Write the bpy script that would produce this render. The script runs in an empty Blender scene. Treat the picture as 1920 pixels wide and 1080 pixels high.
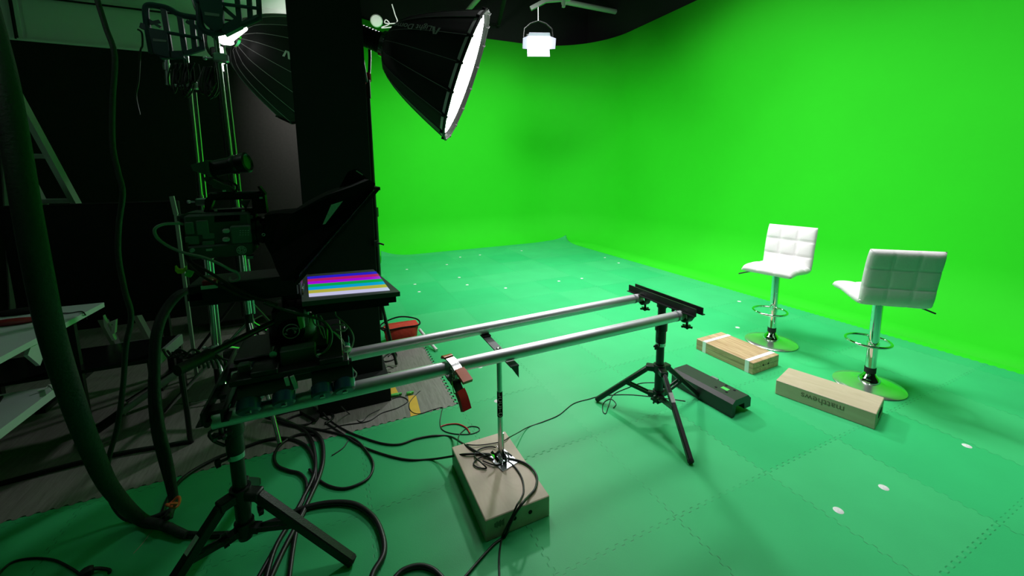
import bpy, bmesh, math, random
from mathutils import Vector as V, Matrix as M
random.seed(7)
PI = math.pi
scn = bpy.context.scene
COL = scn.collection
# ---------------------------------------------------------------- camera geometry (measured from the photograph)
F, CX, CY = 751.5, 960.0, 425.5
YAW, PIT, ROL = math.radians(24.5086), math.radians(7.98614), math.radians(0.65884)
H = 1.52
_f = V((math.sin(YAW)*math.cos(PIT), math.cos(YAW)*math.cos(PIT), -math.sin(PIT)))
_r = V((math.cos(YAW), -math.sin(YAW), 0))
_d = _f.cross(_r)
c, s = math.cos(ROL), math.sin(ROL)
R0, D0 = c*_r + s*_d, -s*_r + c*_d
EYE = V((0, 0, H))
def ray(x, y): return R0*((x-CX)/F) + D0*((y-CY)/F) + _f
def G(x, y, z=0.0):
    d = ray(x, y); return EYE + d*((z-H)/d.z)
def AY(x, y, Y):
    d = ray(x, y); return EYE + d*(Y/d.y)
def AX(x, y, X):
    d = ray(x, y); return EYE + d*(X/d.x)
cam_d = bpy.data.cameras.new('camera'); cam = bpy.data.objects.new('camera', cam_d); COL.objects.link(cam)
mw = M.Identity(4)
for i, a in enumerate((R0, -D0, -_f)):
    for j in range(3): mw[j][i] = a[j]
mw.translation = EYE
cam.matrix_world = mw
cam_d.sensor_width = 36; cam_d.lens = F*36/1920; cam_d.shift_y = -(540-CY)/1920; cam_d.clip_start = 0.05
scn.camera = cam
scn.view_settings.view_transform = 'Standard'; scn.view_settings.look = 'None'
scn.view_settings.exposure = 0.0; scn.view_settings.gamma = 1.0; scn.view_settings.use_curve_mapping = False
# ---------------------------------------------------------------- materials
def newmat(name):
    m = bpy.data.materials.new(name); m.use_nodes = True
    return m, m.node_tree, m.node_tree.nodes['Principled BSDF']
def mat(name, col, rough=0.5, metal=0.0, noise=0.0, scale=8.0, bump=0.0, bscale=60.0, spec=0.5, emit=None, estr=0.0, coat=0.0, sheen=0.0):
    m, nt, b = newmat(name)
    b.inputs['Base Color'].default_value = (*col, 1); b.inputs['Roughness'].default_value = rough
    b.inputs['Metallic'].default_value = metal; b.inputs['Specular IOR Level'].default_value = spec
    b.inputs['Coat Weight'].default_value = coat; b.inputs['Sheen Weight'].default_value = sheen
    if emit: b.inputs['Emission Color'].default_value = (*emit, 1); b.inputs['Emission Strength'].default_value = estr
    tc = nt.nodes.new('ShaderNodeTexCoord')
    if noise:
        n = nt.nodes.new('ShaderNodeTexNoise'); n.inputs['Scale'].default_value = scale; n.inputs['Detail'].default_value = 5
        nt.links.new(tc.outputs['Object'], n.inputs['Vector'])
        mx = nt.nodes.new('ShaderNodeMix'); mx.data_type = 'RGBA'
        mx.inputs[6].default_value = (*[v*(1-noise) for v in col], 1); mx.inputs[7].default_value = (*[min(1, v*(1+noise)) for v in col], 1)
        nt.links.new(n.outputs['Fac'], mx.inputs[0]); nt.links.new(mx.outputs[2], b.inputs['Base Color'])
    if bump:
        n = nt.nodes.new('ShaderNodeTexNoise'); n.inputs['Scale'].default_value = bscale; n.inputs['Detail'].default_value = 4
        nt.links.new(tc.outputs['Object'], n.inputs['Vector'])
        bp = nt.nodes.new('ShaderNodeBump'); bp.inputs['Strength'].default_value = bump; bp.inputs['Distance'].default_value = 0.01
        nt.links.new(n.outputs['Fac'], bp.inputs['Height']); nt.links.new(bp.outputs['Normal'], b.inputs['Normal'])
    return m
def woodmat(name, c1, c2, axis=(1, 14, 14), scale=3.0, rough=0.55, dist=1.5):
    m, nt, b = newmat(name); b.inputs['Roughness'].default_value = rough
    tc = nt.nodes.new('ShaderNodeTexCoord'); mp = nt.nodes.new('ShaderNodeMapping')
    mp.inputs['Scale'].default_value = axis; nt.links.new(tc.outputs['Object'], mp.inputs['Vector'])
    n = nt.nodes.new('ShaderNodeTexNoise'); n.inputs['Scale'].default_value = scale; n.inputs['Detail'].default_value = 7
    n.inputs['Distortion'].default_value = dist; n.inputs['Roughness'].default_value = 0.65
    nt.links.new(mp.outputs['Vector'], n.inputs['Vector'])
    cr = nt.nodes.new('ShaderNodeValToRGB'); cr.color_ramp.elements[0].position = 0.3; cr.color_ramp.elements[1].position = 0.7
    cr.color_ramp.elements[0].color = (*c1, 1); cr.color_ramp.elements[1].color = (*c2, 1)
    nt.links.new(n.outputs['Fac'], cr.inputs['Fac']); nt.links.new(cr.outputs['Color'], b.inputs['Base Color'])
    return m
def math_node(nt, op, a, bb=None, clamp=False):
    n = nt.nodes.new('ShaderNodeMath'); n.operation = op; n.use_clamp = clamp
    for i, v in enumerate((a, bb)):
        if v is None: continue
        if isinstance(v, (int, float)): n.inputs[i].default_value = v
        else: nt.links.new(v, n.inputs[i])
    return n.outputs[0]
def foam_mat():
    # interlocking tiles: the seams are a jigsaw line, every tile a slightly different dye lot
    m, nt, b = newmat('green_foam'); T = 0.61; X0 = 0.685; Y0 = 1.135
    b.inputs['Roughness'].default_value = 0.48; b.inputs['Specular IOR Level'].default_value = 0.32
    tc = nt.nodes.new('ShaderNodeTexCoord'); sp = nt.nodes.new('ShaderNodeSeparateXYZ'); nt.links.new(tc.outputs['Object'], sp.inputs[0])
    x, y = sp.outputs[0], sp.outputs[1]
    def tooth(v):
        sn = math_node(nt, 'SINE', math_node(nt, 'MULTIPLY', v, 2*PI*13/T))
        k = math_node(nt, 'MULTIPLY', sn, 2.2)
        k = math_node(nt, 'MINIMUM', math_node(nt, 'MAXIMUM', k, -1.0), 1.0)
        return math_node(nt, 'MULTIPLY', k, 0.0075), sn
    def line(u, v, u0):
        off, sn = tooth(v)
        t = math_node(nt, 'ADD', math_node(nt, 'SUBTRACT', u, u0), off)
        q = math_node(nt, 'DIVIDE', t, T)
        fl = math_node(nt, 'FLOOR', math_node(nt, 'ADD', q, 0.5))
        dist = math_node(nt, 'ABSOLUTE', math_node(nt, 'MULTIPLY', math_node(nt, 'SUBTRACT', q, fl), T))
        w = math_node(nt, 'SUBTRACT', 1.0, math_node(nt, 'DIVIDE', dist, 0.0032), True)
        st = math_node(nt, 'ADD', 0.25, math_node(nt, 'MULTIPLY', math_node(nt, 'ABSOLUTE', sn), 0.75))
        return math_node(nt, 'MULTIPLY', w, st), math_node(nt, 'FLOOR', q)
    lx, ix = line(x, y, X0); ly, iy = line(y, x, Y0)
    ln = math_node(nt, 'MAXIMUM', lx, ly)
    # wear: some seams closed tight
    n1 = nt.nodes.new('ShaderNodeTexNoise'); n1.inputs['Scale'].default_value = 1.7; nt.links.new(tc.outputs['Object'], n1.inputs['Vector'])
    wr = math_node(nt, 'MULTIPLY', math_node(nt, 'SUBTRACT', n1.outputs['Fac'], 0.33), 4.0, True)
    ln = math_node(nt, 'MULTIPLY', ln, wr)
    cb = nt.nodes.new('ShaderNodeCombineXYZ'); nt.links.new(ix, cb.inputs[0]); nt.links.new(iy, cb.inputs[1])
    wn = nt.nodes.new('ShaderNodeTexWhiteNoise'); wn.noise_dimensions = '2D'; nt.links.new(cb.outputs[0], wn.inputs['Vector'])
    mx = nt.nodes.new('ShaderNodeMix'); mx.data_type = 'RGBA'; nt.links.new(wn.outputs['Value'], mx.inputs[0])
    mx.inputs[6].default_value = (*FOAM_A, 1); mx.inputs[7].default_value = (*FOAM_B, 1)
    n2 = nt.nodes.new('ShaderNodeTexNoise'); n2.inputs['Scale'].default_value = 3.0; n2.inputs['Detail'].default_value = 6
    nt.links.new(tc.outputs['Object'], n2.inputs['Vector'])
    dk = math_node(nt, 'SUBTRACT', math_node(nt, 'ADD', 0.88, math_node(nt, 'MULTIPLY', n2.outputs['Fac'], 0.24)), math_node(nt, 'MULTIPLY', ln, 0.62))
    m2 = nt.nodes.new('ShaderNodeMix'); m2.data_type = 'RGBA'; m2.blend_type = 'MULTIPLY'; m2.inputs[0].default_value = 1
    nt.links.new(mx.outputs[2], m2.inputs[6]); nt.links.new(dk, m2.inputs[7]); nt.links.new(m2.outputs[2], b.inputs['Base Color'])
    n3 = nt.nodes.new('ShaderNodeTexNoise'); n3.inputs['Scale'].default_value = 220; nt.links.new(tc.outputs['Object'], n3.inputs['Vector'])
    hh = math_node(nt, 'SUBTRACT', math_node(nt, 'MULTIPLY', n3.outputs['Fac'], 0.25), math_node(nt, 'MULTIPLY', ln, 1.0))
    bp = nt.nodes.new('ShaderNodeBump'); bp.inputs['Strength'].default_value = 0.35; bp.inputs['Distance'].default_value = 0.003
    nt.links.new(hh, bp.inputs['Height']); nt.links.new(bp.outputs['Normal'], b.inputs['Normal'])
    return m
FOAM_A = (0.030, 0.455, 0.155); FOAM_B = (0.052, 0.485, 0.178)
mt = {}
mt['foam'] = foam_mat()
mt['lime'] = mat('lime_paint', (0.030, 0.66, 0.018), 0.75, noise=0.06, scale=1.2, spec=0.15)
mt['plank'] = woodmat('grey_plank', (0.17, 0.16, 0.145), (0.30, 0.285, 0.26), axis=(10, 0.9, 1), scale=5)
mt['plank_dark'] = woodmat('dark_grey_plank', (0.12, 0.115, 0.11), (0.20, 0.19, 0.185), axis=(10, 0.9, 1), scale=5)
mt['black'] = mat('matt_black', (0.010, 0.011, 0.011), 0.85, spec=0.2, noise=0.2, scale=20)
mt['pillar'] = mat('pillar_black', (0.014, 0.016, 0.016), 0.8, spec=0.25, noise=0.1, scale=3)
mt['curtain'] = mat('black_curtain', (0.022, 0.021, 0.020), 0.95, spec=0.1, noise=0.25, scale=40)
mt['blkmetal'] = mat('black_metal', (0.012, 0.013, 0.013), 0.38, 0.0, spec=0.5, bump=0.1, bscale=200)
mt['blkgloss'] = mat('black_gloss', (0.008, 0.009, 0.009), 0.22, spec=0.5)
mt['rubber'] = mat('rubber', (0.012, 0.012, 0.012), 0.6)
mt['cable'] = mat('cable_black', (0.012, 0.012, 0.012), 0.42, spec=0.5)
mt['hose'] = mat('hose_black', (0.030, 0.034, 0.032), 0.6, bump=0.3, bscale=90)
mt['alu'] = mat('aluminium_tube', (0.80, 0.79, 0.83), 0.40, 0.8, noise=0.04, scale=15, bump=0.03, bscale=30)
mt['steel'] = mat('steel', (0.62, 0.64, 0.64), 0.22, 1.0)
mt['zinc'] = mat('zinc', (0.58, 0.62, 0.66), 0.3, 1.0, noise=0.15, scale=30)
mt['chrome'] = mat('chrome', (0.82, 0.82, 0.82), 0.06, 1.0)
mt['leather'] = mat('white_leatherette', (0.76, 0.745, 0.74), 0.42, spec=0.45, bump=0.12, bscale=120)
mt['birch'] = woodmat('birch_ply', (0.46, 0.37, 0.255), (0.56, 0.465, 0.34), axis=(6, 1.2, 6), scale=2.2)
mt['pine'] = woodmat('pine_ply', (0.34, 0.20, 0.10), (0.66, 0.47, 0.29), axis=(14, 1.0, 14), scale=1.5, dist=2.6)
mt['pale'] = woodmat('pale_ply', (0.56, 0.44, 0.33), (0.66, 0.55, 0.43), axis=(4, 1.5, 4), scale=2.5)
mt['ink'] = mat('ink', (0.10, 0.08, 0.06), 0.7)
mt['ink2'] = mat('faded_ink', (0.17, 0.13, 0.09), 0.7)
mt['chrome2'] = mat('worn_chrome', (0.80, 0.80, 0.80), 0.22, 0.9)
mt['whitetape'] = mat('white_tape', (0.85, 0.84, 0.86), 0.5)
mt['white'] = mat('white_plastic', (0.80, 0.80, 0.78), 0.45)
mt['label'] = mat('paper_label', (0.72, 0.72, 0.72), 0.6, noise=0.3, scale=150)
mt['red'] = mat('red_plastic', (0.62, 0.020, 0.035), 0.28, coat=0.4)
mt['redcloth'] = mat('red_cloth', (0.66, 0.045, 0.025), 0.8, noise=0.25, scale=25, bump=0.4, bscale=40)
mt['orange'] = mat('orange_plastic', (0.85, 0.16, 0.05), 0.3, coat=0.4)
mt['yellow'] = mat('yellow_tape', (0.80, 0.50, 0.05), 0.55, noise=0.12, scale=20)
mt['lemon'] = mat('yellow_plastic', (0.80, 0.72, 0.04), 0.45)
mt['greenp'] = mat('green_plastic', (0.10, 0.62, 0.12), 0.4)
mt['casegrey'] = mat('case_grey', (0.028, 0.031, 0.030), 0.45)
mt['blue'] = mat('blue_wheel', (0.012, 0.075, 0.135), 0.3, coat=0.3)
mt['teal'] = mat('teal_enamel', (0.010, 0.045, 0.060), 0.4)
mt['grey'] = mat('grey_plastic', (0.21, 0.235, 0.235), 0.5, noise=0.1, scale=60)
mt['grey2'] = mat('dark_grey_plastic', (0.095, 0.108, 0.108), 0.5)
mt['softblk'] = mat('softbox_fabric', (0.012, 0.011, 0.012), 0.6, spec=0.35, sheen=0.1)
mt['piping'] = mat('grey_piping', (0.30, 0.30, 0.30), 0.5)
mt['silver'] = mat('silver_lining', (0.7, 0.7, 0.7), 0.35, 0.6)
mt['wallpale'] = mat('pale_panel', (0.78, 0.80, 0.78), 0.8)
mt['ceilwhite'] = mat('white_ceiling', (0.86, 0.88, 0.86), 0.85)
mt['desk'] = mat('desk_laminate', (0.56, 0.62, 0.63), 0.45)
mt['flatalu'] = mat('ladder_aluminium', (0.42, 0.46, 0.44), 0.45, 0.7)
mt['wire'] = mat('white_wire', (0.75, 0.75, 0.75), 0.5)
mt['key'] = mat('key_diffuser', (0.9, 0.9, 0.9), 0.6, emit=(1, 0.965, 0.97), estr=14)
mt['key2'] = mat('second_diffuser', (0.9, 0.9, 0.9), 0.6, emit=(1, 0.96, 0.93), estr=20)
mt['leak'] = mat('lamp_leak', (0.9, 0.9, 0.9), 0.6, emit=(1, 0.97, 0.95), estr=4.5)
mt['led'] = mat('led_face', (0.9, 0.9, 0.9), 0.6, emit=(0.97, 0.96, 1.0), estr=7)
mt['skin_panel'] = mat('frosted_flap', (0.45, 0.43, 0.58), 0.5)
# ---------------------------------------------------------------- mesh helpers
ORG = {}
class MB:
    def __init__(s): s.bm = bmesh.new()
    def face(s, pts):
        try: s.bm.faces.new([s.bm.verts.new(p) for p in pts])
        except ValueError: pass
        return s
    def hexa(s, a, b):    # a: 4 bottom pts, b: 4 top pts
        va = [s.bm.verts.new(p) for p in a]; vb = [s.bm.verts.new(p) for p in b]
        s.bm.faces.new(va[::-1]); s.bm.faces.new(vb); n = len(a)
        for i in range(n): s.bm.faces.new((va[i], va[(i+1) % n], vb[(i+1) % n], vb[i]))
        return s
    def box(s, c, d, R=None, bev=0.0):
        c = V(c); h = V(d)/2; R = R or M.Identity(3)
        def q(z, i=0.0): return [c + R @ V((x*(h.x-i), y*(h.y-i), z)) for x, y in ((-1, -1), (1, -1), (1, 1), (-1, 1))]
        if bev:
            b = min(bev, min(h)*0.49); lay = []
            hx, hy, hz = h
            for z, i in ((-hz, b), (-hz+b, 0), (hz-b, 0), (hz, b)):
                ring = []
                x, y = hx-i, hy-i
                for px, py in ((-x+b, -y), (x-b, -y), (x, -y+b), (x, y-b), (x-b, y), (-x+b, y), (-x, y-b), (-x, -y+b)):
                    ring.append(s.bm.verts.new(c + R @ V((px, py, z))))
                lay.append(ring)
            s.bm.faces.new(lay[0][::-1]); s.bm.faces.new(lay[-1])
            for l0, l1 in zip(lay, lay[1:]):
                for i in range(8): s.bm.faces.new((l0[i], l0[(i+1) % 8], l1[(i+1) % 8], l1[i]))
            return s
        return s.hexa(q(-h.z), q(h.z))
    def bar(s, p0, p1, w, h, up=(0, 0, 1), bev=0.0):
        p0, p1 = V(p0), V(p1); x = (p1-p0); L = x.length; x.normalize()
        y = V(up).cross(x)
        if y.length < 1e-4: y = V((1, 0, 0)).cross(x)
        y.normalize(); z = x.cross(y)
        R = M((x, y, z)).transposed()
        return s.box((p0+p1)/2, (L, w, h), R, bev)
    def cyl(s, p0, p1, r0, r1=None, seg=20, cap=True):
        r1 = r0 if r1 is None else r1
        return s.lathe([(r0, 0), (r1, (V(p1)-V(p0)).length)], seg, p0, V(p1)-V(p0), cap)
    def lathe(s, prof, seg=24, o=(0, 0, 0), ax=(0, 0, 1), cap=True):
        o = V(o); z = V(ax).normalized(); x = z.orthogonal().normalized(); y = z.cross(x); rings = []
        for r, h in prof:
            rings.append([s.bm.verts.new(o + z*h + x*r*math.cos(2*PI*i/seg) + y*r*math.sin(2*PI*i/seg)) for i in range(seg)])
        for a, b in zip(rings, rings[1:]):
            for i in range(seg): s.bm.faces.new((a[i], a[(i+1) % seg], b[(i+1) % seg], b[i]))
        if cap:
            s.bm.faces.new(rings[0][::-1]); s.bm.faces.new(rings[-1])
        return s
    def tube(s, pts, r, seg=8, closed=False, smooth=6, caps=True):
        P = [V(p) for p in pts]
        if smooth and len(P) > 2: P = catmull(P, smooth, closed)
        n = len(P); rings = []; up = None
        for i in range(n):
            if closed: t = P[(i+1) % n]-P[i-1]
            else: t = P[min(i+1, n-1)]-P[max(i-1, 0)]
            if t.length < 1e-9: t = V((0, 0, 1))
            t.normalize()
            if up is None: up = t.orthogonal().normalized()
            up = (up - t*up.dot(t))
            if up.length < 1e-6: up = t.orthogonal()
            up.normalize(); b = t.cross(up)
            rr = r(i/(n-1)) if callable(r) else r
            rings.append([s.bm.verts.new(P[i] + up*rr*math.cos(2*PI*k/seg) + b*rr*math.sin(2*PI*k/seg)) for k in range(seg)])
        m = n if closed else n-1
        for i in range(m):
            a, b2 = rings[i], rings[(i+1) % n]
            for k in range(seg): s.bm.faces.new((a[k], a[(k+1) % seg], b2[(k+1) % seg], b2[k]))
        if not closed and caps: s.bm.faces.new(rings[0][::-1]); s.bm.faces.new(rings[-1])
        return s
    def prism(s, pts, vec):
        vec = V(vec); return s.hexa([V(p) for p in pts], [V(p)+vec for p in pts])
    def ball(s, c, r, sc=(1, 1, 1), seg=16):
        pr = [(max(1e-4, r*math.sin(PI*i/10)), -r*math.cos(PI*i/10)) for i in range(11)]
        k = len(s.bm.verts); s.lathe(pr, seg, (0, 0, 0)); s.bm.verts.ensure_lookup_table()
        for v in s.bm.verts[k:]: v.co = V((v.co.x*sc[0], v.co.y*sc[1], v.co.z*sc[2])) + V(c)
        return s
    def build(s, name, m, parent=None, smooth=True, origin=None, local=False, ang=35, up=False):
        if not up: bmesh.ops.recalc_face_normals(s.bm, faces=s.bm.faces)
        else:
            s.bm.normal_update(); bmesh.ops.reverse_faces(s.bm, faces=[f for f in s.bm.faces if f.normal.z < 0]); s.bm.normal_update()
        for e in s.bm.edges:
            if len(e.link_faces) == 2 and e.calc_face_angle(0) > math.radians(ang): e.smooth = False
        for f in s.bm.faces: f.smooth = smooth
        me = bpy.data.meshes.new(name)
        o = ORG.get(parent.name, V((0, 0, 0))) if parent and not local else (V(origin) if origin is not None else V((0, 0, 0)))
        if not local:
            for v in s.bm.verts: v.co -= o
        s.bm.to_mesh(me); s.bm.free()
        me.materials.append(mt[m] if isinstance(m, str) else m)
        ob = bpy.data.objects.new(name, me); COL.objects.link(ob)
        if parent: ob.parent = parent; ORG[ob.name] = ORG.get(parent.name, V((0, 0, 0)))
        else: ob.location = o; ORG[ob.name] = o
        return ob
def catmull(P, k, closed=False):
    out = []; n = len(P); m = n if closed else n-1
    for i in range(m):
        if closed: a, b, c2, d = P[i-1], P[i], P[(i+1) % n], P[(i+2) % n]
        else: a, b, c2, d = P[max(i-1, 0)], P[i], P[i+1], P[min(i+2, n-1)]
        for j in range(k):
            t = j/k
            out.append(0.5*((2*b)+(c2-a)*t+(2*a-5*b+4*c2-d)*t*t+(3*b-a-3*c2+d)*t**3))
    if not closed: out.append(P[-1])
    return out
def tag(o, label=None, cat=None, group=None, kind=None):
    if label: o['label'] = label
    if cat: o['category'] = cat
    if group: o['group'] = group
    if kind: o['kind'] = kind
    return o
def thing(name, label, cat, loc=(0, 0, 0), rz=0, group=None):
    o = bpy.data.objects.new(name, None); COL.objects.link(o); o.location = loc; o.rotation_euler = (0, 0, rz)
    o.empty_display_size = 0.1
    ORG[o.name] = V(loc); return tag(o, label, cat, group)
def copy_tree(o, parent=None):
    k = o.copy(); COL.objects.link(k)
    if parent: k.parent = parent
    for ch in list(o.children): copy_tree(ch, k)
    return k
def text(name, body, size, m, parent, matrix, ext=0.0006, label=None):
    cu = bpy.data.curves.new(name, 'FONT'); cu.body = body; cu.size = size; cu.extrude = ext; cu.align_x = 'CENTER'; cu.align_y = 'CENTER'
    t = bpy.data.objects.new(name+'_tmp', cu); COL.objects.link(t)
    bpy.context.view_layer.update()
    me = bpy.data.meshes.new_from_object(t.evaluated_get(bpy.context.evaluated_depsgraph_get()))
    bpy.data.objects.remove(t); me.name = name
    o0 = ORG.get(parent.name, V((0, 0, 0)))
    me.transform(M.Translation(-o0) @ matrix)
    me.materials.clear(); me.materials.append(mt[m])
    o = bpy.data.objects.new(name, me); COL.objects.link(o); o.parent = parent
    if label: o['label'] = label
    return o
def frame(o, x, y):   # matrix with given local x,y directions
    x = V(x).normalized(); y = V(y); y = (y-x*y.dot(x)).normalized(); z = x.cross(y)
    m = M.Identity(4)
    for i, a in enumerate((x, y, z)):
        for j in range(3): m[j][i] = a[j]
    m.translation = V(o); return m
def st(name, mb, m, label=None, **k):
    o = mb.build(name, m, **k); o['kind'] = 'structure'
    if label: o['label'] = label
    return o
# ================================================================ SETTING
XL, YB, XR, ZT, RC, RK = -0.05, 8.1, 5.62, 4.21, 0.6, 1.5
FZ = -0.014
mb = MB(); mb.box((-2.55, 2.5, FZ-0.1), (5.0, 8.0, 0.2)); st('floor', mb, 'plank_dark', 'dark grey plank floor of the office side')
mb = MB(); mb.box((2.95, 2.75, FZ-0.1), (6.0, 10.9, 0.2)); st('floor_lime', mb, 'lime', 'lime green painted studio floor beside the foam mat')
def cyc():
    mb = MB(); prof = [(RC+0.35, FZ+0.0006)]
    for i in range(13):
        a = PI/2*i/12; prof.append((RC-RC*math.sin(a), RC-RC*math.cos(a)+FZ))
    prof += [(0, z) for z in (1.2, 2, 3, ZT)]
    rows = []
    for d, z in prof:
        r = RK-d; pts = [(XL+d, 5.3), (XL+d, YB-RK)]
        for i in range(1, 12): a = PI-PI/2*i/12; pts.append((XL+RK+r*math.cos(a), YB-RK+r*math.sin(a)))
        pts.append((XL+RK, YB-d)); pts += [(XL+RK+(XR-XL-2*RK)*t, YB-d) for t in (0.33, 0.66)]
        pts.append((XR-RK, YB-d))
        for i in range(1, 16): a = PI/2-PI/2*i/16; pts.append((XR-RK+r*math.cos(a), YB-RK+r*math.sin(a)))
        pts += [(XR-d, y) for y in (YB-RK, 5, 3, 1, -1, -2.6)]
        rows.append([mb.bm.verts.new((x, y, z)) for x, y in pts])
    for a, b in zip(rows, rows[1:]):
        for i in range(len(a)-1): mb.bm.faces.new((a[i], a[i+1], b[i+1], b[i]))
    o = st('wall_back', mb, 'lime', 'lime green curved cyclorama wall with rounded corners', ang=60)
    sm = o.modifiers.new('thick', 'SOLIDIFY'); sm.thickness = 0.04; sm.offset = CYC_OFF
    return o
CYC_OFF = 1
cyc()
# soffit and dark wall above the cyclorama
mb = MB(); mb.box((2.8, YB+0.06, 4.7), (6.2, 0.06, 1.1)); mb.box((XR+0.06, 2.8, 4.7), (0.06, 10.6, 1.1)); mb.box((XL-0.1, 6.7, 4.7), (0.06, 2.8, 1.1))
st('wall_upper', mb, 'black', 'black wall above the green cyclorama')
mb = MB(); mb.box((2.9, 2.8, 5.25), (6.2, 11, 0.06)); mb.box((0.0, 2.75, 4.2), (0.06, 5.0, 2.1))
st('ceiling', mb, 'black', 'black studio ceiling over the green stage')
# office side
OY = 5.3
mb = MB(); mb.box((-2.6, OY+0.03, 1.35), (5.1, 0.06, 2.78)); st('wall_left', mb, 'curtain', 'black covered office wall behind the equipment')
mb = MB()
for x0, x1 in ((-5.1, -2.42), (-2.39, -0.05)): mb.box(((x0+x1)/2, OY+0.05, 3.2), (x1-x0, 0.06, 1.0))
mb.box((-2.405, OY+0.062, 3.2), (0.04, 0.05, 1.0)); mb.box((-2.6, OY+0.035, 2.74), (5.1, 0.09, 0.02))
st('wall_upper_left', mb, 'wallpale', 'pale panels above the black office wall')
mb = MB(); mb.box((-2.6, OY-0.0, 3.12), (5.1, 0.02, 0.012)); mb.box((-2.45, OY+0.0, 2.95), (0.012, 0.03, 0.42)); st('trim_1', mb, 'black')
mb = MB(); mb.box((-2.52, 1.4, 3.33), (5.05, 7.9, 0.06)); st('ceiling_office', mb, 'ceilwhite', 'white office ceiling lit green by the stage')
mb = MB(); mb.box((-5.1, 1.4, 1.7), (0.06, 8, 3.5)); mb.box((0.3, -2.65, 2.6), (11, 0.06, 5.4)); st('wall_behind', mb, 'black')
# ---- foam mat
MR, MT, YW, XW, YN = 4.53, 7.42, 2.385, 0.668, 3.62
TP = 0.61/13
def tooth(v): return max(-1, min(1, 2.5*math.sin(2*PI*v/TP)))*0.0075
def xleft(y):
    if y < YN: return XW
    K = ((YN, 0.27), (5.4, 0.27), (5.9, 0.42), (6.4, 0.62), (7.0, 0.74), (7.5, 0.80))
    for (a, xa), (b, xb) in zip(K, K[1:]):
        if y <= b: t = (y-a)/(b-a); return xa+(xb-xa)*t
    return 0.8
def covez(x, y):
    # height of the cove below a point of the mat
    if y < 5.4: return 0
    dx = min(x-XL, XR-x); d = min(dx, YB-y); cr = RK
    if dx < cr and YB-y < cr:
        cx, cy = (XL+cr if x < 2 else XR-cr), YB-cr
        d = cr-math.hypot(x-cx, y-cy)
    return 0 if d >= RC else RC-math.sqrt(max(0, RC*RC-(RC-d)**2))
def build_mat():
    mb = MB()
    def strip(ys, fx0, fx1, nx):
        rows = []
        for y in ys:
            a, b = fx0(y), fx1(y); row = []
            for i in range(nx+1):
                x = a+(b-a)*i/nx; yy = y; z = 0.0
                # the far corners curl up the cove
                w = max(0, (x-3.85)/(MR-3.85))*max(0, (y-6.75)/(MT-6.75))
                x2 = x+0.24*w*w; yy = y+0.14*w*w
                z = max(z, covez(x2, yy)+0.02*w)
                w2 = max(0, (1.35-x)/0.55)*max(0, (y-6.7)/(MT-6.7)) if y > 6.7 else 0
                z += 0.10*min(1, w2)**2
                row.append(mb.bm.verts.new((x2, yy, z)))
            rows.append(row)
        for r0, r1 in zip(rows, rows[1:]):
            for i in range(nx): mb.bm.faces.new((r0[i], r0[i+1], r1[i+1], r1[i]))
    dy = TP/4
    ys = [-1.4+dy*i for i in range(int((YW+1.4)/dy)+1)]+[YW]
    strip(ys, lambda y: -3.0, lambda y: MR+tooth(y), 46)
    ys = [YW+dy*i for i in range(int((YN-YW)/dy)+1)]+[YN]
    strip(ys, lambda y: XW, lambda y: MR+tooth(y), 36)
    ys = [YN+dy*i for i in range(int((MT-YN)/dy)+1)]+[MT]
    strip(ys, xleft, lambda y: MR+tooth(y), 60)
    o = mb.build('foam_mat', 'foam', smooth=False, up=True)
    sm = o.modifiers.new('thick', 'SOLIDIFY'); sm.thickness = 0.0125; sm.offset = -1
    tag(o, 'green interlocking foam floor mat covering most of the stage', 'floor mat', kind='structure')
build_mat()
# ---- plank-print mat with toothed edge
def plank_mat():
    r = thing('plank_print_mat', 'grey wood print foam mat with toothed edge beside the black pillar', 'floor mat', (0, 3, FZ))
    mb = MB(); n = 30*13
    x0 = -4.9; pts = []
    step = TP/4; x = x0
    while x < XW: pts.append((x, YW+tooth(x)*0.9)); x += step
    y = YW
    right = []
    while y < YN: right.append((XW+tooth(y)*0.9, y)); y += step
    top = 0.0012
    rows = [[mb.bm.verts.new((px, py, top)) for px, py in pts], [mb.bm.verts.new((px, YW+0.03, top)) for px, py in pts],
            [mb.bm.verts.new((px, 5.25 if px < -0.06 else YN, top)) for px, py in pts]]
    for a, b in zip(rows, rows[1:]):
        for i in range(len(a)-1): mb.bm.faces.new((a[i], a[i+1], b[i+1], b[i]))
    xr = pts[-1][0]
    ra = [mb.bm.verts.new((xr, py, top)) for px, py in right]; rb = [mb.bm.verts.new((px, py, top)) for px, py in right]
    for i in range(len(ra)-1): mb.bm.faces.new((ra[i], rb[i], rb[i+1], ra[i+1]))
    o = mb.build('mat_sheet', 'plank', r, smooth=False, up=True); sm = o.modifiers.new('t', 'SOLIDIFY'); sm.thickness = 0.013; sm.offset = -1
    mb = MB(); k = 0; y = YW
    while y < YN:
        mb.box((XW+0.012, y+TP*0.25, 0.0004), (0.012, TP*0.42, 0.0012)); y += TP
    mb.build('edge_gap', 'black', r)['kind'] = 'stuff'
    return r
plank_mat()
# ---- pillar
mb = MB(); mb.box((0.056, 2.93, 1.65), (0.415, 0.28, 3.35), bev=0.004)
mb.box((0.07, 2.84, 0.07), (0.44, 0.44, 0.15), bev=0.004)
st('wall_pillar', mb, 'pillar', 'black square pillar at the edge of the green stage')
mb = MB(); mb.box((0.0, 2.9, 4.2), (0.3, 0.2, 2.0)); st('wall_pillar_upper', mb, 'black')
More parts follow.
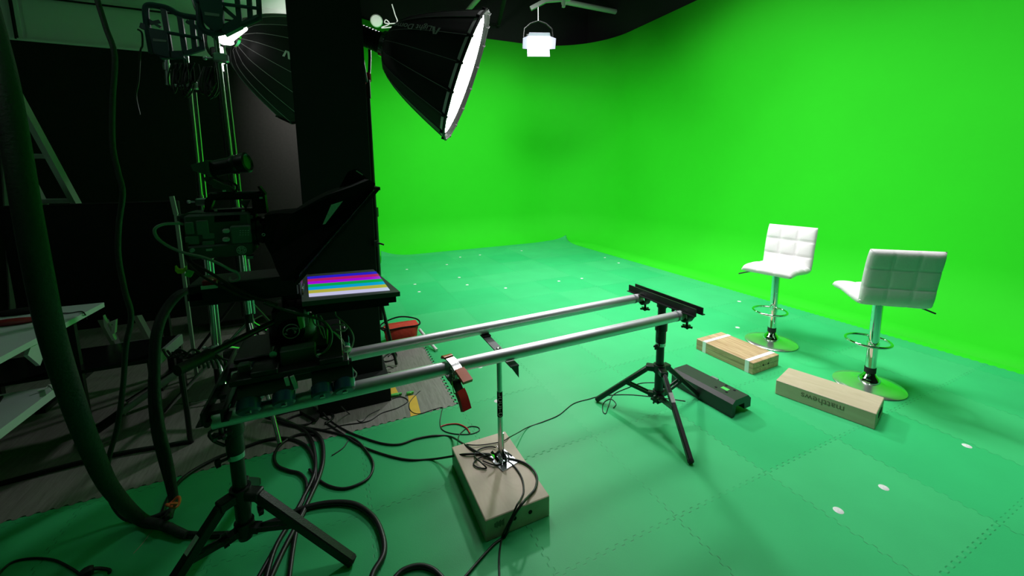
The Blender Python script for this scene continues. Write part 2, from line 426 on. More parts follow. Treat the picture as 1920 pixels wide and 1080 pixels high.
# ceiling pipes
def pipe(name, a, b, r, m, label, cat):
    mb = MB(); mb.cyl(a, b, r, seg=16)
    for t in (0.0, 1.0):
        p = V(a).lerp(V(b), t); d = (V(b)-V(a)).normalized()*0.03
        mb.cyl(p-d, p+d, r*1.35, seg=16)
    return tag(mb.build(name, m, origin=a), label, cat)
mt['pipe'] = mat('painted_pipe', (0.10, 0.14, 0.11), 0.5)
mt['arm'] = mat('grey_arm', (0.32, 0.36, 0.33), 0.5)
pipe('ceiling_pipe', G(1058, 3, 4.75), G(1165, 24, 4.75), 0.05, 'arm', 'long pale pipe under the black ceiling right of the hanging light panel', 'pipe')
pipe('ceiling_pipe', G(905, -12, 4.6), G(868, 30, 4.6), 0.045, 'arm', 'short pale pipe under the ceiling above the lit softbox', 'pipe')
pipe('ceiling_pipe', G(1330, -20, 4.5), G(1140, 62, 4.5), 0.035, 'black', 'black pipe running along the top of the right green wall', 'pipe')
pipe('ceiling_pipe', G(935, 45, 4.5), G(950, -20, 4.5), 0.04, 'black', 'black pipe hanging between the softbox and the light panel', 'pipe')
# hanging LED panel
def led_panel():
    C = AY(1010, 80, 5.9)
    r = thing('light_panel', 'small glowing light panel with flaps hanging over the back of the stage', 'lamp', C)
    n = (V((1.3, 0.9, 0.9))-C).normalized(); x = V((0, 0, 1)).cross(n).normalized(); x = -x if x.dot(R0) < 0 else x
    y = n.cross(x)*-1
    if y.z < 0: y = -y
    w, h = 0.36, 0.19
    Rm = M((x, y, x.cross(y))).transposed()
    if (Rm @ V((0, 0, 1))).dot(n) < 0: pass
    mb = MB(); mb.box(C-n*0.05, (w+0.04, h+0.04, 0.08), Rm, 0.01); mb.build('housing', 'blkmetal', r)
    mb = MB(); mb.box(C-n*0.004, (w, h, 0.008), Rm); mb.build('led_face', 'led', r)
    def flap(a, b, out, ln, tp, label=None):
        d = (out*0.75+n*0.7).normalized()*ln; e = (b-a)*tp
        mb = MB(); mb.prism([a, b, b+d-e, a+d+e], n*0.006-out*0.003); mb.build('barn_door', 'skin_panel', r)
    P = lambda i, j: C+x*i*w/2+y*j*h/2
    flap(P(-1, -1), P(1, -1), -y, 0.13, 0.0); flap(P(-1, 1), P(1, 1), y, 0.08, 0.06)
    flap(P(-1, -1), P(-1, 1), -x, 0.11, 0.1); flap(P(1, -1), P(1, 1), x, 0.11, 0.1)
    top = C+V((0, 0, 0.32))-n*0.05
    mb = MB(); mb.tube([C+x*0.22-n*0.05, C+x*0.22+V((0, 0, 0.2))-n*0.05, top, C-x*0.22+V((0, 0, 0.2))-n*0.05, C-x*0.22-n*0.05], 0.012, smooth=2); mb.build('yoke', 'blkmetal', r)
    mb = MB(); mb.cyl(top, top+V((0, 0, 0.25)), 0.018); mb.build('spigot', 'steel', r)
    mb = MB(); a = top+V((0, 0, 0.2)); mb.bar(a-R0*0.12-V((0, 0, 0.02)), a+R0*0.12+V((0, 0, 0.10)), 0.05, 0.06); mb.bar(a+R0*0.12+V((0, 0, 0.10)), a+R0*0.50+V((0, 0, 0.13)), 0.05, 0.06); mb.bar(a+R0*0.4, a+R0*0.4+V((0, 0, 1.2)), 0.04, 0.04); mb.build('hanging_arm', 'arm', r)
    return C, n
ledC, ledN = led_panel()
# round ceiling speaker + white wire
mb = MB(); c0 = AY(706, 39, 6.0); mb.lathe([(0.02, 0), (0.07, 0.015), (0.082, 0.05), (0.082, 0.08)], 24, c0, c0-EYE)
tag(mb.build('ceiling_speaker', 'wallpale', origin=c0), 'round pale ceiling speaker right of the black pillar top', 'speaker')
mb = MB(); W = [AY(*q, 5.6) for q in ((735, 8), (741, 28), (745, 40), (738, 44), (722, 43), (724, 37), (730, 45), (715, 52), (740, 50), (755, 44))]
mb.tube(W, 0.007); tag(mb.build('hanging_wire', 'wire', origin=W[0]), 'tangled white wire hanging behind the lit softbox', 'wire')
# ================================================================ SOFTBOXES
def softbox(label, A, C, rad, em, roll, logo_a, flip, txt, lamp_len=0.26, rib_m='piping', stand_xy=None, jnt=None):
    ax = (C-A); L = ax.length; ax.normalize()
    x = ax.orthogonal().normalized(); y = ax.cross(x); N = 16
    r = thing('softbox_light', label, 'studio light', (stand_xy[0], stand_xy[1], 0))
    def prof(t): return 0.085 + (rad-0.085)*(t**0.56)*(1.0-0.02*math.sin(PI*t))
    def pt(a, t, sag=0.0, off=0.0): return A+ax*L*t+(x*math.cos(a)+y*math.sin(a))*(prof(t)*(1-sag)+off)
    mb = MB(); T = 14; rings = []
    for j in range(T+1):
        t = j/T; ring = []
        for i in range(N):
            for k in range(3):
                a = roll+2*PI*(i+k/3)/N; sag = (1-math.cos(PI/N))*1.0*(math.sin(PI*k/3)) if k else 0
                ring.append(mb.bm.verts.new(pt(a, t, sag*1.3)))
        rings.append(ring)
    m = N*3
    for a, b in zip(rings, rings[1:]):
        for i in range(m): mb.bm.faces.new((a[i], a[(i+1) % m], b[(i+1) % m], b[i]))
    d = mb.build('softbox_shell', 'softblk', r); sm = d.modifiers.new('t', 'SOLIDIFY'); sm.thickness = 0.004
    for i in range(N):
        a = roll+2*PI*i/N; mb = MB(); mb.tube([pt(a, j/12, 0, 0.002) for j in range(13)], 0.0022, seg=6, smooth=2); mb.build('rib', rib_m, r)
    # rim lip
    mb = MB(); mb.tube([pt(roll+2*PI*i/N, 1.0, 0, 0.004) for i in range(N)], 0.008, seg=8, closed=True, smooth=1)
    for i in range(N):
        p = pt(roll+2*PI*i/N, 1.0); mb.cyl(p-ax*0.03, p+ax*0.012, 0.009, seg=8)
    mb.build('rim', 'softblk', r)
    rc_ = 0.03 if em == 'key' else 0.10; rd_ = prof(1-rc_/L)*0.965
    mb = MB(); mb.lathe([(0.001, 0.012), (rd_*0.5, 0.008), (rd_, 0)], 48, C-ax*rc_, ax, cap=False); mb.build('diffuser', em, r)
    if em == 'key': mb = MB(); mb.lathe([(rad*0.965, 0), (rad*0.985, 0.02)], 48, C-ax*0.035, ax, cap=False); mb.build('diffuser_edge', 'whitetape', r)
    mb = MB(); mb.lathe([(0.07, 0), (0.092, 0.005), (0.092, 0.035), (0.085, 0.04)], 32, A-ax*0.03, ax); mb.build('mount_ring', 'chrome', r)
    mb = MB(); B = A-ax*(lamp_len+0.03)
    pr = [(0.06, 0), (0.068, 0.01)]
    for i in range(9): z = 0.03+i*(lamp_len-0.06)/9; pr += [(0.072, z), (0.072, z+0.012), (0.064, z+0.014), (0.064, z+0.02)]
    pr += [(0.075, lamp_len-0.03), (0.075, lamp_len)]
    mb.lathe(pr, 28, B, ax); mb.build('lamp_head', 'blkmetal', r)
    side = ax.cross(V((0, 0, 1))).normalized(); upv = side.cross(ax)
    piv = A-ax*(0.16)
    base = V((stand_xy[0], stand_xy[1], 0)); joint = jnt or piv-V((0, 0, 0.22))
    mb = MB(); mb.tube([piv+side*0.09, piv+side*0.10-V((0, 0, 0.12)), joint, piv-side*0.10-V((0, 0, 0.12)), piv-side*0.09], 0.011, smooth=3)
    mb.cyl(joint-V((0, 0, 0.1)), joint+V((0, 0, 0.03)), 0.02); mb.build('yoke', 'blkmetal', r)
    mb = MB(); mb.box(joint+V((0, 0, 0.05))+side*-0.02, (0.045, 0.045, 0.075), bev=0.012); mb.tube([joint+side*0.05, joint+side*0.075+V((0, 0, -0.03)), joint+side*0.07+V((0, 0, -0.08))], 0.006); mb.build('clamp_handle', 'red' if em == 'key' else 'blkmetal', r)
    top = joint-V((0, 0, 0.08)); base2 = V((top.x, top.y, 0))
    mb = MB(); mb.cyl(V((top.x, top.y, 0.35)), V((top.x, top.y, 1.25)), 0.018); mb.cyl(V((top.x, top.y, 1.2)), top, 0.014); mb.cyl(V((top.x, top.y, 1.18)), V((top.x, top.y, 1.25)), 0.026); mb.build('stand_pole', 'blkmetal', r)
    for k in range(3):
        a = PI/3+2*PI*k/3; rr2 = 0.16 if em == 'key' else 0.42; mb = MB(); q = V((top.x+rr2*math.cos(a), top.y+rr2*math.sin(a), 0.012))
        mb.cyl(V((top.x, top.y, 0.55)), q, 0.011, seg=10); mb.cyl(V((top.x, top.y, 0.28)), V((top.x, top.y, 0.55)).lerp(q, 0.5), 0.007, seg=8); mb.build('stand_leg', 'blkmetal', r)
    # logo and lettering lying on the shell
    def surf(a, t, off):
        p = pt(a, t, 0.02, off); e = 0.02
        tx = (pt(a, t+e)-pt(a, t-e)).normalized(); ty = (pt(a+e, t)-pt(a-e, t)).normalized()
        return p, tx, ty
    mt.setdefault('logo', mat('logo_print', (0.75, 0.75, 0.75), 0.4))
    sg = -1 if flip else 1
    p, tx, ty = surf(logo_a, 0.62 if flip else 0.35, 0.010)
    out = (p-(A+ax*L*0.6)); out = out-ax*out.dot(ax)
    X = tx*sg; Y = ty
    if X.cross(Y).dot(out) < 0: Y = -Y
    mb = MB(); w = 0.05
    a0, b0, c0 = p-X*w*0.5-Y*w*0.5, p+Y*w*0.55, p+X*w*0.6-Y*w*0.6
    mb.prism([a0, a0+X*0.016, b0, b0-X*0.012], out.normalized()*0.001); mb.prism([b0, b0+X*0.014, c0+X*0.01, c0-X*0.012], out.normalized()*0.001)
    mb.build('logo', 'logo', r)
    p, tx, ty = surf(logo_a-(0.06 if not flip else 0.05), 0.345 if flip else 0.55, 0.016)
    text('lettering', txt, 0.062, 'logo', r, frame(p, X, Y))
    return r, A, ax
# key softbox
LA1, LA2 = -0.55, -0.20
C1 = AY(875, 146, 2.95); ax1 = (R0*0.955 - V((0, 0, 1))*0.36 - _f*-0.05).normalized()
L1 = 0.62
camdir = lambda A, ax: math.atan2
def ang_to_cam(A, ax, C, extra=0.0):
    x = ax.orthogonal().normalized(); y = ax.cross(x); v = (EYE-(A+C)/2); return math.atan2(v.dot(y), v.dot(x))+extra
A1 = C1-ax1*L1
softbox('black softbox on a stand, its bright round face turned toward the white stools', A1, C1, 0.475, 'key', 0.1, ang_to_cam(A1, ax1, C1, LA1), True, 'Light Dome', stand_xy=(A1.x-0.1, A1.y+0.1), jnt=AY(689, 158, A1.y+0.08))
# second softbox
A2 = AY(440, 72, 3.95); C2 = AY(588, 142, 4.45)
ax2 = (C2-A2).normalized(); C2 = A2+ax2*0.62
softbox('black softbox half hidden behind the pillar, seen from its back', A2, C2, 0.50, 'key2', 0.25, ang_to_cam(A2, ax2, C2, LA2), False, 'Light', lamp_len=0.12, stand_xy=(A2.x-0.1, A2.y))
mb = MB(); p = AY(427, 72, 3.7); mb.bar(p-R0*0.02-V((0, 0, 0.03)), p+R0*0.14+V((0, 0, 0.08)), 0.05, 0.03, bev=0.008); mb.box(p+V((-0.01, 0, -0.01)), (0.09, 0.05, 0.07), bev=0.015)  # glowing shape stands for light leaking at the second softbox's lamp head
mb.box(p+V((-0.045, 0, -0.15)), (0.02, 0.02, 0.17), bev=0.008)
tag(mb.build('softbox_lamp_leak', 'leak', origin=p), 'bright light leaking from the lamp head of the half hidden softbox', 'lamp')
# ================================================================ STOOLS
BACK = 1
def stool():
    r = thing('bar_stool', '', 'stool')
    mb = MB(); mb.lathe([(0.001, 0.002), (0.198, 0.002), (0.20, 0.006), (0.197, 0.010), (0.15, 0.016), (0.09, 0.026), (0.062, 0.038)], 64); mb.build('base', 'chrome2', r, local=True, ang=50)
    mb = MB(); mb.lathe([(0.062, 0.036), (0.060, 0.05), (0.050, 0.068), (0.038, 0.082), (0.031, 0.10)], 40); mb.build('base_collar', 'chrome', r, local=True, ang=50)
    mb = MB(); mb.lathe([(0.032, 0.098), (0.0325, 0.10), (0.0325, 0.135), (0.031, 0.137)], 32); mb.build('rubber_ring', 'rubber', r, local=True)
    mb = MB(); mb.lathe([(0.0295, 0.135), (0.0295, 0.60), (0.040, 0.61), (0.046, 0.635)], 32); mb.build('pole', 'chrome', r, local=True)
    mb = MB(); pts = [(0.028*math.cos(a), 0.028*math.sin(a)) for a in (2.2, 3.14, 4.1)]
    ring = []
    for i in range(40):
        a = 2*PI*i/40; ring.append(V((0.068+0.125*math.cos(a), 0.125*math.sin(a)*1.0, 0.30+0.0*math.cos(a))))
    mb.tube(ring, 0.009, seg=10, closed=True, smooth=1); mb.lathe([(0.0296, 0.285), (0.034, 0.287), (0.034, 0.315), (0.0296, 0.317)], 28)
    mb.build('footrest', 'chrome', r, local=True, ang=60)
    mb = MB(); mb.box((0, 0, 0.628), (0.16, 0.16, 0.012)); mb.build('seat_plate', 'blkmetal', r, local=True)
    mb = MB(); mb.tube([(0.0, -0.03, 0.622), (0.0, -0.16, 0.612), (0.0, -0.20, 0.60), (0.0, -0.31, 0.555)], 0.0055, smooth=4); mb.build('lever', 'blkmetal', r, local=True)
    # seat and back, one bent quilted pad: profile in local XZ, front = +X
    def pad(path, th, W, nq_u, nq_v, name, ends):
        mb = MB(); nu, nv = 36, 36
        P = catmull([V((a, 0, b)) for a, b in path], 12)
        Ls = [0]
        for a, b in zip(P, P[1:]): Ls.append(Ls[-1]+(b-a).length)
        def at(t):
            d = t*Ls[-1]
            for i in range(len(P)-1):
                if Ls[i+1] >= d or i == len(P)-2:
                    k = (d-Ls[i])/max(1e-9, Ls[i+1]-Ls[i]); tg = (P[min(i+2, len(P)-1)]-P[max(i-1, 0)]).normalized()
                    return P[i].lerp(P[i+1], k), V((-tg.z, 0, tg.x))
        grids = []
        def groove(u, n):
            q = u*n; dd = abs(q-round(q))/n if 0 < round(q) < n else 1
            return math.exp(-(dd/0.014)**2)
        for side in (1, -1):
            g = []
            for j in range(nv+1):
                v = j/nv; p, nr = at(v); row = []
                e1 = max(0, 1-abs(2*v-1)**14) if ends == 2 else (max(0, 1-max(0, (2*v-1)*ends)**14))
                for i in range(nu+1):
                    u = i/nu; e0 = max(0, 1-abs(2*u-1)**14)
                    t = th/2*(e0**0.5)*(e1**0.5)
                    q = 0.85+0.3*abs(math.sin(PI*u*nq_u))**0.6*abs(math.sin(PI*v*nq_v))**0.6
                    if side == BACK: q = 0.95+0.07*abs(math.sin(PI*u*nq_u))**0.6*abs(math.sin(PI*v*nq_v))**0.6
                    gr = max(groove(u, nq_u), groove(v, nq_v))
                    off = t*q-(0.0025 if side == BACK else 0.005)*gr*min(1, t/(th*0.3))
                    wv = W*(1-0.03*abs(2*v-1)**6)
                    row.append(mb.bm.verts.new(p+nr*side*off+V((0, (u-0.5)*wv, 0))))
                g.append(row)
            for j in range(nv):
                for i in range(nu): mb.bm.faces.new((g[j][i], g[j][i+1], g[j+1][i+1], g[j+1][i]))
            grids.append(g)
        a, b = grids
        per = [(0, i) for i in range(nu+1)]+[(j, nu) for j in range(1, nv+1)]+[(nv, i) for i in range(nu-1, -1, -1)]+[(j, 0) for j in range(nv-1, 0, -1)]
        for k in range(len(per)):
            p0, p1 = per[k], per[(k+1) % len(per)]
            try: mb.bm.faces.new((a[p0[0]][p0[1]], a[p1[0]][p1[1]], b[p1[0]][p1[1]], b[p0[0]][p0[1]]))
            except ValueError: pass
        bmesh.ops.remove_doubles(mb.bm, verts=mb.bm.verts, dist=0.0004)
        return mb.build(name, 'leather', r, local=True, ang=80)
    pad([(0.215, 0.650), (0.19, 0.664), (0.08, 0.672), (-0.06, 0.660), (-0.16, 0.656), (-0.195, 0.664)], 0.058, 0.39, 3, 3, 'seat', 2)
    pad([(-0.168, 0.640), (-0.188, 0.70), (-0.200, 0.79), (-0.220, 0.90), (-0.248, 1.012)], 0.056, 0.385, 3, 3, 'backrest', 2)
    return r
s1 = stool(); s2 = copy_tree(s1)
pL, pR = G(1443, 641), G(1627, 722)
s1.location = (3.452, 2.108, 0); s1.rotation_euler.z = math.radians(190)
s2.location = (3.357, 1.36, 0); s2.rotation_euler.z = math.radians(47)
s1['label'] = 'white quilted bar stool farther back, its seat facing left'; s2['label'] = 'white quilted bar stool in front at right, seen from its back'
s1['group'] = s2['group'] = 'white bar stools on the stage'
# ================================================================ APPLE BOXES
def apple(name, label, cor, z0, h, m, rz_hint=None, holes=True):
    # cor: two bottom-front corners a->b (world xy) and depth vector side sign
    a, b, w = cor; a = V((a[0], a[1], 0)); b = V((b[0], b[1], 0)); d = (b-a).normalized(); n = V((-d.y, d.x, 0))
    if w < 0: n = -n; w = -w
    c0 = (a+b)/2+n*w/2; ang = math.atan2(d.y, d.x)
    r = thing(name, label, 'wooden box', (c0.x, c0.y, z0), ang-PI/2)
    L = (b-a).length
    mb = MB(); mb.box((0, 0, h/2), (w, L, h), bev=0.003); mb.build('box_body', m, r, local=True, ang=30)
    return r, c0, d, n, L, w
# near right box with lettering
a, b = G(1453, 738), G(1640, 806)
r, c0, d, n, L, w = apple('apple_box', 'tall pale plywood box with upside-down dark lettering before the right stool', (a, b, 0.26 if (V((-(b-a).y, (b-a).x, 0))).x > 0 else -0.26), 0, 0.10, 'birch')
ORG[r.name] = V((0, 0, 0))
side = -1
mt['birch2'] = mt['birch']
inv = r.matrix_basis.inverted()
def wtext(root, name, body, size, m, p, X, Y):
    mm = root.matrix_basis.inverted() @ frame(p, X, Y); text(name, body, size, m, root, mm)
mid = a.lerp(b, 0.50); mid.z = 0.058
wtext(r, 'lettering', 'matthews', 0.057, 'ink2', mid-n*0.0008, -d, V((0, 0, -1)))
mb = MB(); e = r.matrix_basis.inverted() @ (V((b.x, b.y, 0.055))+n*0.13+d*0.0005); mb.box(e, (0.11, 0.004, 0.03), bev=0.002); mb.build('hand_hole', 'black', r, local=True)
# far pine box with two straps of tape
a, b = G(1305, 654), G(1411, 703)
r, c0, d, n, L, w = apple('apple_box', 'yellowish wooden box bound with two bands of white tape', (a, b, 0.31 if V((-(b-a).y, (b-a).x, 0)).x > 0 else -0.31), 0, 0.092, 'pine')
ORG[r.name] = V((0, 0, 0))
for k in (-0.17, 0.20):
    mb = MB(); mb.box((0, -k if False else k*1.0, 0.046), (w+0.003, 0.032, 0.0955)); mb.build('tape_band', 'whitetape', r, local=True)
e = r.matrix_basis.inverted() @ (V((b.x, b.y, 0.05))+n*0.15+d*0.0003)
for k in (-0.03, 0.03):
    mb = MB(); mb.cyl(e+V((k, 0.001, 0)), e+V((k, -0.002, 0)), 0.007, seg=12); mb.build('screw_hole', 'black', r, local=True)
mb = MB(); mb.box((0, 0, 0.047), (w+0.0012, L-0.004, 0.0018)); mb.box((0, 0, 0.047), (w-0.004, L+0.0012, 0.0018)); mb.build('board_joint', 'ink', r, local=True)
# box under the jack post
r = thing('apple_box', 'pale plywood box under the jack post and tangled cables', 'wooden box', (0.645, 1.625, 0), 0)
mb = MB(); mb.box((0.645, 1.625, 0.05), (0.302, 0.492, 0.10), bev=0.003); mb.build('box_body', 'pale', r, ang=30)
mb = MB(); mb.cyl((0.70, 1.3795, 0.058), (0.70, 1.377, 0.058), 0.009, seg=14); mb.build('hand_hole', 'black', r)
mb = MB(); mb.cyl((0.625, 1.3795, 0.058), (0.625, 1.377, 0.058), 0.009, seg=14); mb.build('hand_hole', 'black', r)
mb = MB()
for k in range(9): mb.box((0.535+k*0.005, 1.3785, 0.062), (0.0025, 0.001, 0.018+0.006*(k % 3)))
mb.build('barcode', 'ink', r)
# ================================================================ BLACK LONG CASE
def black_case():
    a = G(1357, 777); r = thing('black_case', 'long black case with a cut-away end lying beside the far tripod', 'case', (2.24, 1.75, 0), math.radians(2.5))
    sec = [(-0.095, 0), (-0.095, 0.09), (-0.07, 0.112), (0.055, 0.112), (0.085, 0.085), (0.085, 0.028), (0.025, 0.028), (0.02, 0.07), (-0.06, 0.07), (-0.07, 0.0)]
    mb = MB(); mb.prism([(x, -0.235, z) for x, z in sec], (0, 0.46, 0)); mb.build('case_shell', 'casegrey', r, local=True)
    mb = MB(); mb.box((0.082, 0.05, 0.078), (0.03, 0.36, 0.012)); mb.box((0.085, 0.02, 0.088), (0.02, 0.05, 0.02)); mb.build('side_rail', 'grey', r, local=True)
    mb = MB(); mb.box((-0.005, -0.12, 0.1125), (0.03, 0.045, 0.002)); mb.build('indicator', 'greenp', r, local=True)
    mb = MB()
    for x, y in ((-0.035, -0.15), (0.03, -0.16), (-0.04, -0.08), (0.035, -0.10)): mb.box((x, y, 0.113), (0.012, 0.012, 0.003))
    mb.build('button', 'black', r, local=True)
black_case()
# ================================================================ RAILS
ZR = 0.71; RR = 0.0275
YN1, YF1 = 1.545, 1.872
railN = thing('dolly_rail', 'nearer aluminium rail tube with the spring clamp on it', 'rail', (0.7, YN1, ZR), group='aluminium dolly rails')
mb = MB(); mb.cyl((-0.40, YN1-0.012, ZR), (1.765, YN1+0.020, ZR), RR, seg=40); mb.build('tube', 'alu', railN)
mb = MB(); mb.lathe([(RR+0.0012, 0), (RR+0.0012, 0.012)], 40, (1.70, YN1+0.019, ZR), (1, 0, 0)); mb.build('end_band', 'grey', railN)
railF = thing('dolly_rail', 'farther aluminium rail tube, the one nearer the black pillar', 'rail', (0.7, YF1, ZR), group='aluminium dolly rails')
mb = MB(); mb.cyl((-0.40, YF1-0.035, ZR), (1.765, YF1+0.034, ZR), RR, seg=40); mb.build('tube', 'alu', railF)
mb = MB(); mb.lathe([(RR+0.0012, 0), (RR+0.0012, 0.012)], 40, (1.70, YF1+0.032, ZR), (1, 0, 0)); mb.build('end_band', 'grey', railF)
# ================================================================ TRIPOD STANDS
def star_knob(mb, c, ax, r=0.022, h=0.014):
    c = V(c); ax = V(ax).normalized(); mb.cyl(c, c+ax*h, r*0.55, seg=12); x = ax.orthogonal().normalized(); y = ax.cross(x)
    for k in range(5):
        a = 2*PI*k/5; d = x*math.cos(a)+y*math.sin(a); mb.bar(c+ax*h/2, c+ax*h/2+d*r, 0.010, h*0.8, up=ax)
def rail_stand(label, cx, cy, feet, hub, low, xt, braces_flip=1, sticker=0, lw=0.026):
    r = thing('rail_stand', label, 'tripod stand', (cx, cy, 0), group='black tripod stands carrying the rails')
    mb = MB(); mb.cyl((cx, cy, low-0.03), (cx, cy, hub+0.03), 0.026, seg=24); mb.cyl((cx, cy, hub), (cx, cy, 0.50), 0.0235, seg=24); mb.lathe([(0.01, 0), (0.024, 0.012), (0.027, 0.03)], 20, (cx, cy, low-0.055)); mb.build('lower_column', 'blkmetal', r)
    mb = MB(); mb.cyl((cx, cy, 0.48), (cx, cy, 0.60), 0.030, seg=24); mb.lathe([(0.03, 0), (0.036, 0.005), (0.036, 0.06), (0.03, 0.066)], 24, (cx, cy, 0.55)); mb.build('clutch', 'blkmetal', r)
    mb = MB(); mb.lathe([(0.0245, 0), (0.029, 0.002), (0.029, 0.022), (0.0245, 0.024)], 24, (cx, cy, 0.455)); mb.build('clamp_band', 'steel', r)
    mb = MB(); mb.cyl((cx, cy, 0.466), (cx-0.045, cy-0.02, 0.466), 0.006, seg=10); star_knob(mb, (cx-0.045, cy-0.02, 0.466), (-1, -0.4, 0), 0.017, 0.018); mb.build('lock_knob', 'rubber', r)
    mb = MB(); mb.cyl((cx, cy, 0.60), (cx, cy, 0.72), 0.023, seg=24); mb.build('upper_column', 'blkmetal', r)
    mb = MB(); mb.tube([(cx-0.03, cy-0.01, 0.60), (cx-0.065, cy-0.03, 0.595), (cx-0.055, cy-0.03, 0.56), (cx-0.03, cy-0.01, 0.52)], 0.006, smooth=3); mb.build('lock_lever', 'rubber', r)
    # hubs
    dirs = [V((f[0]-cx, f[1]-cy, 0)).normalized() for f in feet]
    mb = MB(); mb.cyl((cx, cy, hub-0.02), (cx, cy, hub+0.03), 0.036, seg=24)
    for d in dirs: mb.bar(V((cx, cy, hub+0.004)), V((cx, cy, hub+0.0))+d*0.078, 0.046, 0.036, bev=0.004)
    mb.build('leg_hub', 'blkmetal', r)
    mb = MB(); mb.cyl((cx, cy, low-0.02), (cx, cy, low+0.03), 0.034, seg=24)
    for d in dirs: mb.bar(V((cx, cy, low)), V((cx, cy, low))+d*0.06, 0.034, 0.026)
    star_knob(mb, V((cx, cy, low))+V((-0.05, -0.03, 0)), (-1, -0.6, 0), 0.026, 0.02)
    star_knob(mb, V((cx, cy, low+0.05))+V((0.045, 0.01, 0)), (1, 0.3, 0), 0.026, 0.02)
    mb.build('brace_hub', 'blkmetal', r)
    for i, (f, d) in enumerate(zip(feet, dirs)):
        top = V((cx, cy, hub-0.003))+d*0.066; foot = V((f[0], f[1], 0.013))
        mb = MB(); mb.bar(top, foot, lw, lw+0.004, bev=0.004); lg = mb.build('leg', 'blkmetal', r)
        e = (foot-top).normalized(); mb = MB(); mb.bar(foot-e*0.022, foot+e*0.004, lw+0.004, lw+0.004, bev=0.01); mb.build('rubber_foot', 'rubber', lg)
        if i == sticker:
            q = top.lerp(foot, 0.30); s_ = e.cross(V((0, 0, 1))).normalized(); nn = s_.cross(e)
            if nn.z < 0: nn = -nn
            mb = MB(); tocam = (EYE-q); tocam = (tocam-e*tocam.dot(e)).normalized()
            nrm = nn if abs(tocam.dot(nn)) > 0.5 else (s_ if s_.dot(tocam) > 0 else -s_)
            mb.bar(q-e*0.028+nrm*(lw/2+0.0028), q+e*0.028+nrm*(lw/2+0.0028), 0.024 if nrm is nn else 0.001, 0.001 if nrm is nn else 0.024, up=nn); mb.build('barcode_label', 'label', lg)
        mbr = top.lerp(foot, 0.42)
        mb = MB(); s_ = V((-d.y, d.x, 0))*0.012
        for sg in (-1, 1): mb.bar(V((cx, cy, low))+d*0.05+s_*sg, mbr+s_*sg, 0.006, 0.018)
        mb.build('brace', 'blkmetal', r)
    # twin cross rail on top with clamps round the tubes
    for x in (xt-0.026, xt+0.026):
        mb = MB(); y0, y1 = YN1-0.075, YF1+0.125; mb.box((x, (y0+y1)/2, 0.752), (0.007, y1-y0, 0.042)); mb.box((x+(0.009 if x > xt else -0.009), (y0+y1)/2, 0.733), (0.018, y1-y0, 0.005)); mb.build('cross_rail', 'blkmetal', r)
    mb = MB(); mb.box((xt, cy, 0.728), (0.06, 0.09, 0.012)); mb.cyl((xt, cy+0.0, 0.70), (xt, cy, 0.73), 0.03); mb.cyl((cx, cy, 0.70), (xt, cy, 0.71), 0.02)
    mb.cyl((xt, cy-0.085, 0.70), (xt, cy-0.085, 0.735), 0.009); mb.build('head_plate', 'blkmetal', r)
    for y in (YN1+0.003, YF1+0.003):
        mb = MB(); mb.lathe([(0.029, -0.022), (0.036, -0.02), (0.036, 0.02), (0.029, 0.022)], 24, (xt-0.012*(1 if xt > 0 else -1), y, ZR), (1, 0, 0), cap=False)
        mb.box((xt, y, 0.738), (0.05, 0.05, 0.02)); mb.cyl((xt, y, 0.675), (xt, y, 0.635), 0.007, seg=10); star_knob(mb, (xt, y, 0.65), (0, 0, -1), 0.03, 0.012)
        mb.cyl((xt-0.02, y-0.03, ZR+0.012), (xt-0.02, y-0.058, ZR+0.012), 0.010, seg=10); mb.build('tube_clamp', 'blkmetal', r)
    return r
rail_stand('black tripod stand holding the far right ends of the rails', 1.775, 1.735, [(1.612, 1.335), (1.52, 2.018), (2.165, 1.76)], 0.305, 0.135, 1.775, sticker=0)
rail_stand('dark tripod stand at lower left under the camera end of the rails', -0.385, 1.70, [(-0.012, 1.515), (-0.68, 1.50), (-0.42, 2.15)], 0.30, 0.155, -0.385, sticker=1, lw=0.034)
